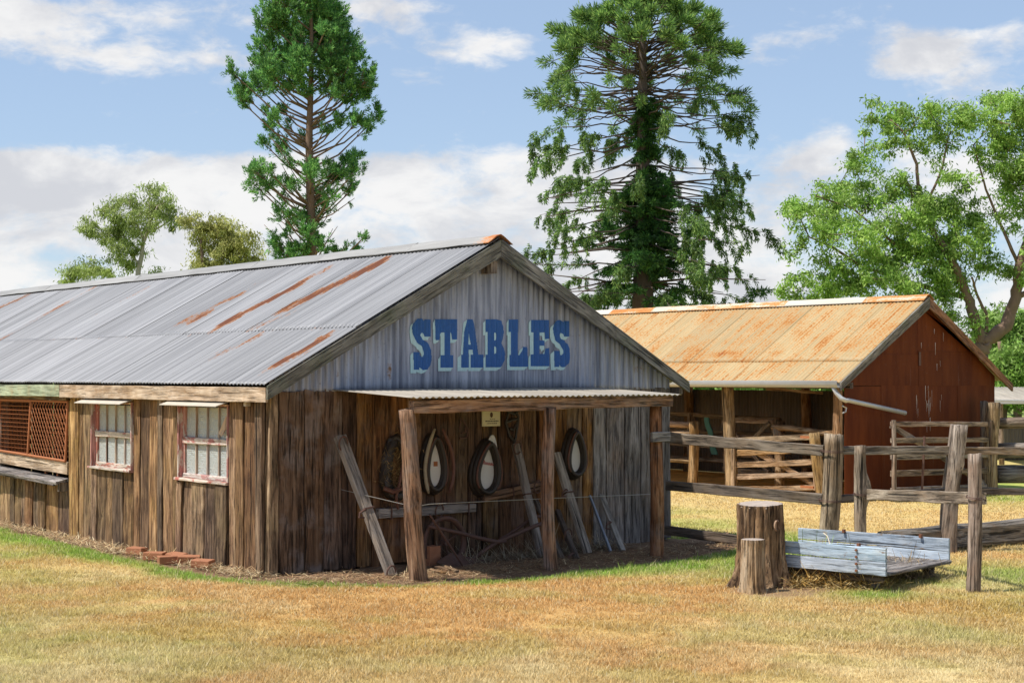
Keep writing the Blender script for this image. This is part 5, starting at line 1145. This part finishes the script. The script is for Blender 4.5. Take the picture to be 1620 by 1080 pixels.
# hoop pine
e, b0 = tree_base('hoop_pine', 'tall hoop pine with bare lower limbs and dense green tufts behind the stable ridge', 489, 50); ZH = 50; r = np.random.default_rng(41); rr = random.Random(41)
tm = MB(); tr = [pxp(ZH, 493, 600)]; tr[0][2] = -.1; tr += [pxp(ZH, 491+2*math.sin(q*.02), q) for q in range(560, -31, -30)]
tm.tube(tr, [.23-.19*i/(len(tr)-1) for i in range(len(tr))], 9, .05, rng=rr)
TU = [(490, -6, 40), (490, 10, 40), (455, 15, 32), (520, 25, 32), (430, 40, 28), (420, 75, 26), (445, 90, 28), (470, 60, 28), (510, 70, 32), (540, 60, 26), (560, 95, 22), (550, 120, 25), (480, 105, 26), (520, 105, 26), (372, 120, 13), (395, 125, 20), (385, 150, 18), (415, 120, 20), (435, 125, 20), (388, 167, 12), (475, 130, 18), (485, 150, 13), (520, 135, 22), (555, 150, 20), (585, 125, 17), (575, 145, 18), (592, 175, 13), (570, 195, 17), (580, 203, 12), (535, 200, 11), (430, 205, 13), (435, 225, 14), (415, 225, 11), (445, 200, 11), (500, 185, 8), (392, 262, 13), (410, 275, 15), (420, 300, 12), (400, 290, 12), (435, 280, 10), (460, 260, 10), (490, 262, 14), (505, 285, 17), (525, 275, 17), (545, 265, 17), (560, 245, 12), (567, 275, 13), (552, 300, 14), (500, 310, 17), (530, 322, 12), (470, 300, 10), (445, 340, 12), (475, 345, 12), (500, 345, 12), (435, 385, 15), (440, 403, 13), (455, 370, 9), (490, 370, 14), (512, 390, 16), (515, 405, 12), (480, 400, 14), (545, 398, 8), (580, 382, 7), (560, 402, 8), (455, 45, 22), (535, 40, 18), (500, 40, 26), (405, 95, 14), (470, 405, 14), (460, 130, 14)]
parts = []; s = ZH/F_PX; HC = np.array([(.115, .29, .075), (.18, .38, .095), (.075, .20, .06), (.27, .48, .13)])
TU += [(490+(a_-490)*f_+rr.uniform(-7, 7), b_2+abs(a_-490)*(1-f_)*.38+rr.uniform(-8, 8), c_2*rr.uniform(.4, .65)) for (a_, b_2, c_2) in list(TU) for f_ in (.5, .75) if abs(a_-490) > 35 and rr.random() < .62]
for (cx_, cy_, rp_) in TU:
    dx = cx_-490; dep = r.normal(0, 1)*.6+(.0 if abs(dx) > 60 else r.choice([-1, 1])*.6); c = pxp(ZH, cx_, cy_, dep); RR = rp_*s*1.05
    st = pxp(ZH, 491, min(cy_+.55*abs(dx)+14, 430)); md = st*.5+c*.5+np.array([0, 0, -.22*abs(dx)/90]); tm.tube([st, st*.72+md*.28+(0, 0, -.0), md, c*.6+md*.4+(0, 0, .0), c], [.04, .034, .028, .021, .012], 5, rng=rr)
    ns = max(7, int(RR*RR*270)); u = r.normal(0, 1, (ns, 3)); u /= np.linalg.norm(u, axis=1)[:, None]; u *= r.random((ns, 1))**.45*r.uniform(.7, 1.25, (ns, 1)); sub = c+u*RR*np.array([.85, .85, 1.1])
    for q in sub[:max(3, ns//4)]: tm.tube([md*.35+c*.65, q], [.012, .006], 4, rng=rr)
    bd = u*.7+r.normal(0, .35, (ns, 3))+np.array([0, 0, .75]); bd /= np.linalg.norm(bd, axis=1)[:, None]; bl_ = r.uniform(.16, .38, ns)
    nl = int(ns*38); idx = r.integers(0, ns, nl); t = r.random((nl, 1)); D = r.normal(0, 1, (nl, 3)); D /= np.linalg.norm(D, axis=1)[:, None]
    P = sub[idx]+bd[idx]*(t-.3)*bl_[idx][:, None]+D*.035*(1.25-t); D = D*.8+bd[idx]*1.0
    sh = (.6+.75*r.random(ns))[idx]*(.8+.4*r.random(nl)); parts.append(leaf_quads(P, D, .085+.07*r.random(nl), .020+.016*r.random(nl), HC[r.integers(0, 4, nl)]*sh[:, None], r))
for q in range(26):   # bare twigs
    yq = r.uniform(150, 400); sg = r.choice([-1, 1]); st = pxp(ZH, 490, yq+25); en = pxp(ZH, 490+sg*r.uniform(30, 85), yq-r.uniform(10, 45), r.normal(0, .7)); tm.tube([st, (st+en)/2+(0, 0, -.12), en], [.03, .02, .008], 4, rng=rr)
tm.build('trunk', 'trunk_brown', e, None, True); foliage('crown', parts, e)

# bunya pine
ZB_ = 43; e, b0 = tree_base('bunya_pine', 'huge domed bunya pine with drooping spiky branches behind the two roofs', 1017, ZB_); r = np.random.default_rng(51); rr = random.Random(51); s = ZB_/F_PX
tm = MB(); tr = [pxp(ZB_, 1017, 600)]; tr[0][2] = -.1; tr += [pxp(ZB_, 1017, q) for q in range(560, -1, -28)]
tm.tube(tr, [.36-.30*i/(len(tr)-1) for i in range(len(tr))], 10, .05, rng=rr)
parts = []; BC = np.array([(.13, .25, .06), (.19, .33, .08), (.085, .165, .055), (.29, .42, .11)]); ctr = pxp(ZB_, 1017, 594); ctr[2] = 0
prof = lambda y: np.interp(y, [-12, 0, 20, 40, 70, 110, 150, 200, 260, 320, 380, 430, 480], [5, 62, 100, 128, 150, 168, 175, 178, 190, 200, 195, 172, 140])
def spray(Pts, n, spread, ln, cols, droop, shade, side=.9):
    Pts = np.array(Pts); k_ = len(Pts)-1; t = r.random(n)*k_; i = np.minimum(t.astype(int), k_-1); f = (t-i)[:, None]; P = Pts[i]*(1-f)+Pts[i+1]*f
    tang = Pts[i+1]-Pts[i]; tang /= np.linalg.norm(tang, axis=1)[:, None]+1e-9
    D = r.normal(0, 1, (n, 3)); D /= np.linalg.norm(D, axis=1)[:, None]; P = P+D*spread*r.random((n, 1)); D = D*side+tang*.8+np.array([0, 0, droop])
    parts.append(leaf_quads(P, D, ln*(.6+.8*r.random(n)), .020+.018*r.random(n), cols[r.integers(0, len(cols), n)]*(shade*(.7+.6*r.random(n)))[:, None], r))
yq = -4.0
while yq < 478:
    up_ = yq < 130; nb_ = 10 if yq < 95 else (10 if yq < 165 else 6); a0 = r.random()*6.28
    for q in range(nb_):
        az = a0+q*6.283/nb_+r.normal(0, .18); Lr = prof(yq)*s*r.uniform(.72, 1.06); d = Rv*math.cos(az)+Fv*math.sin(az); zt = 1.95+(594-yq)*s
        lift = Lr*(.25 if yq < 60 else .02) ; low = (.42 if yq < 40 else .26 if yq < 95 else .10 if yq < 200 else .0)*Lr
        if yq > 165 and r.random() < .36: continue
        P = []; tl = r.normal(-.02, .10) if yq > 120 else r.normal(0, .04); zt += r.normal(0, .12); wv = r.normal(0, .10, 2)
        for t in np.linspace(0, 1, 9):
            zz_ = zt-low*(1-t)**1.3*(1 if up_ or yq < 200 else .6)-(Lr*.10*math.sin(t*2.6) if yq > 110 else 0)-(.22*Lr*max(0, t-.72)**1.2*2 if yq > 90 else 0)
            P.append(ctr+d*Lr*t+np.array([-d[1], d[0], 0])*wv[0]*math.sin(t*3.5)+np.array([0, 0, zz_+tl*Lr*t+wv[1]*.8*math.sin(t*4.2)])+r.normal(0, .03, 3))
        tm.tube(P, [.027, .025, .022, .020, .018, .016, .013, .010, .007], 5, rng=rr)
        sh = r.uniform(.75, 1.2)
        if yq < 95: spray(P[7:] if yq > 20 else P[6:], 190, .15, .15, BC, .35, sh); spray(P[7:], 210, .23, .15, BC, .5, sh*1.1)
        elif yq < 165:
            if r.random() < .9: spray(P[7:], 170, .14, .15, BC, .1, sh)
        else:
            tp = P[6:] if r.random() < .8 else P[4:7]; spray(tp, 130, .075, .12, BC, -.35, sh)
            for w in range(9):     # hanging tails
                bs = P[int(r.integers(6, 9))]+r.normal(0, .10, 3); ln = r.uniform(.22, .55); en = bs+d*ln*.35+np.array([0, 0, -ln*.85])+r.normal(0, .07, 3); spray([bs, (bs+en)/2+d*.05+(0, 0, .05), en], 95, .05, .10, BC, -.12, sh*r.uniform(.7, 1.15), .7)
    yq += 9.5 if yq < 160 else 17
# new shoots clothing the trunk and lower limbs
for q in range(175):
    yq = r.choice([r.uniform(165, 330), r.uniform(300, 480), r.uniform(330, 485)]); w = np.interp(yq, [165, 260, 340, 400, 480], [8, 20, 42, 85, 110])
    c = pxp(ZB_, 1022+r.normal(0, .55)*w, yq, r.normal(0, .5)*w*s); sh = r.uniform(.55, 1.25); k_ = int(r.uniform(4, 8))
    for j in range(k_):
        d = r.normal(0, 1, 3); d[2] = abs(d[2])*.5-.15; d /= np.linalg.norm(d); ln = r.uniform(.2, .42); spray([c, c+d*ln*.6, c+d*ln+np.array([0, 0, -.10])], 85, .05, .12, np.array([(.05, .15, .03), (.08, .21, .045), (.035, .10, .03), (.13, .28, .06)]), .0, sh)
for q in range(30):
    yq = r.uniform(210, 480); st = pxp(ZB_, 1017, yq); en = pxp(ZB_, 1017+r.choice([-1, 1])*r.uniform(60, 185), yq-r.uniform(-35, 30), r.normal(0, 1)); tm.tube([st, (st*.6+en*.4)+(0, 0, .1), en], [.04, .028, .008], 5, rng=rr)
tm.build('trunk', 'trunk_dark', e, None, True); foliage('crown', parts, e)
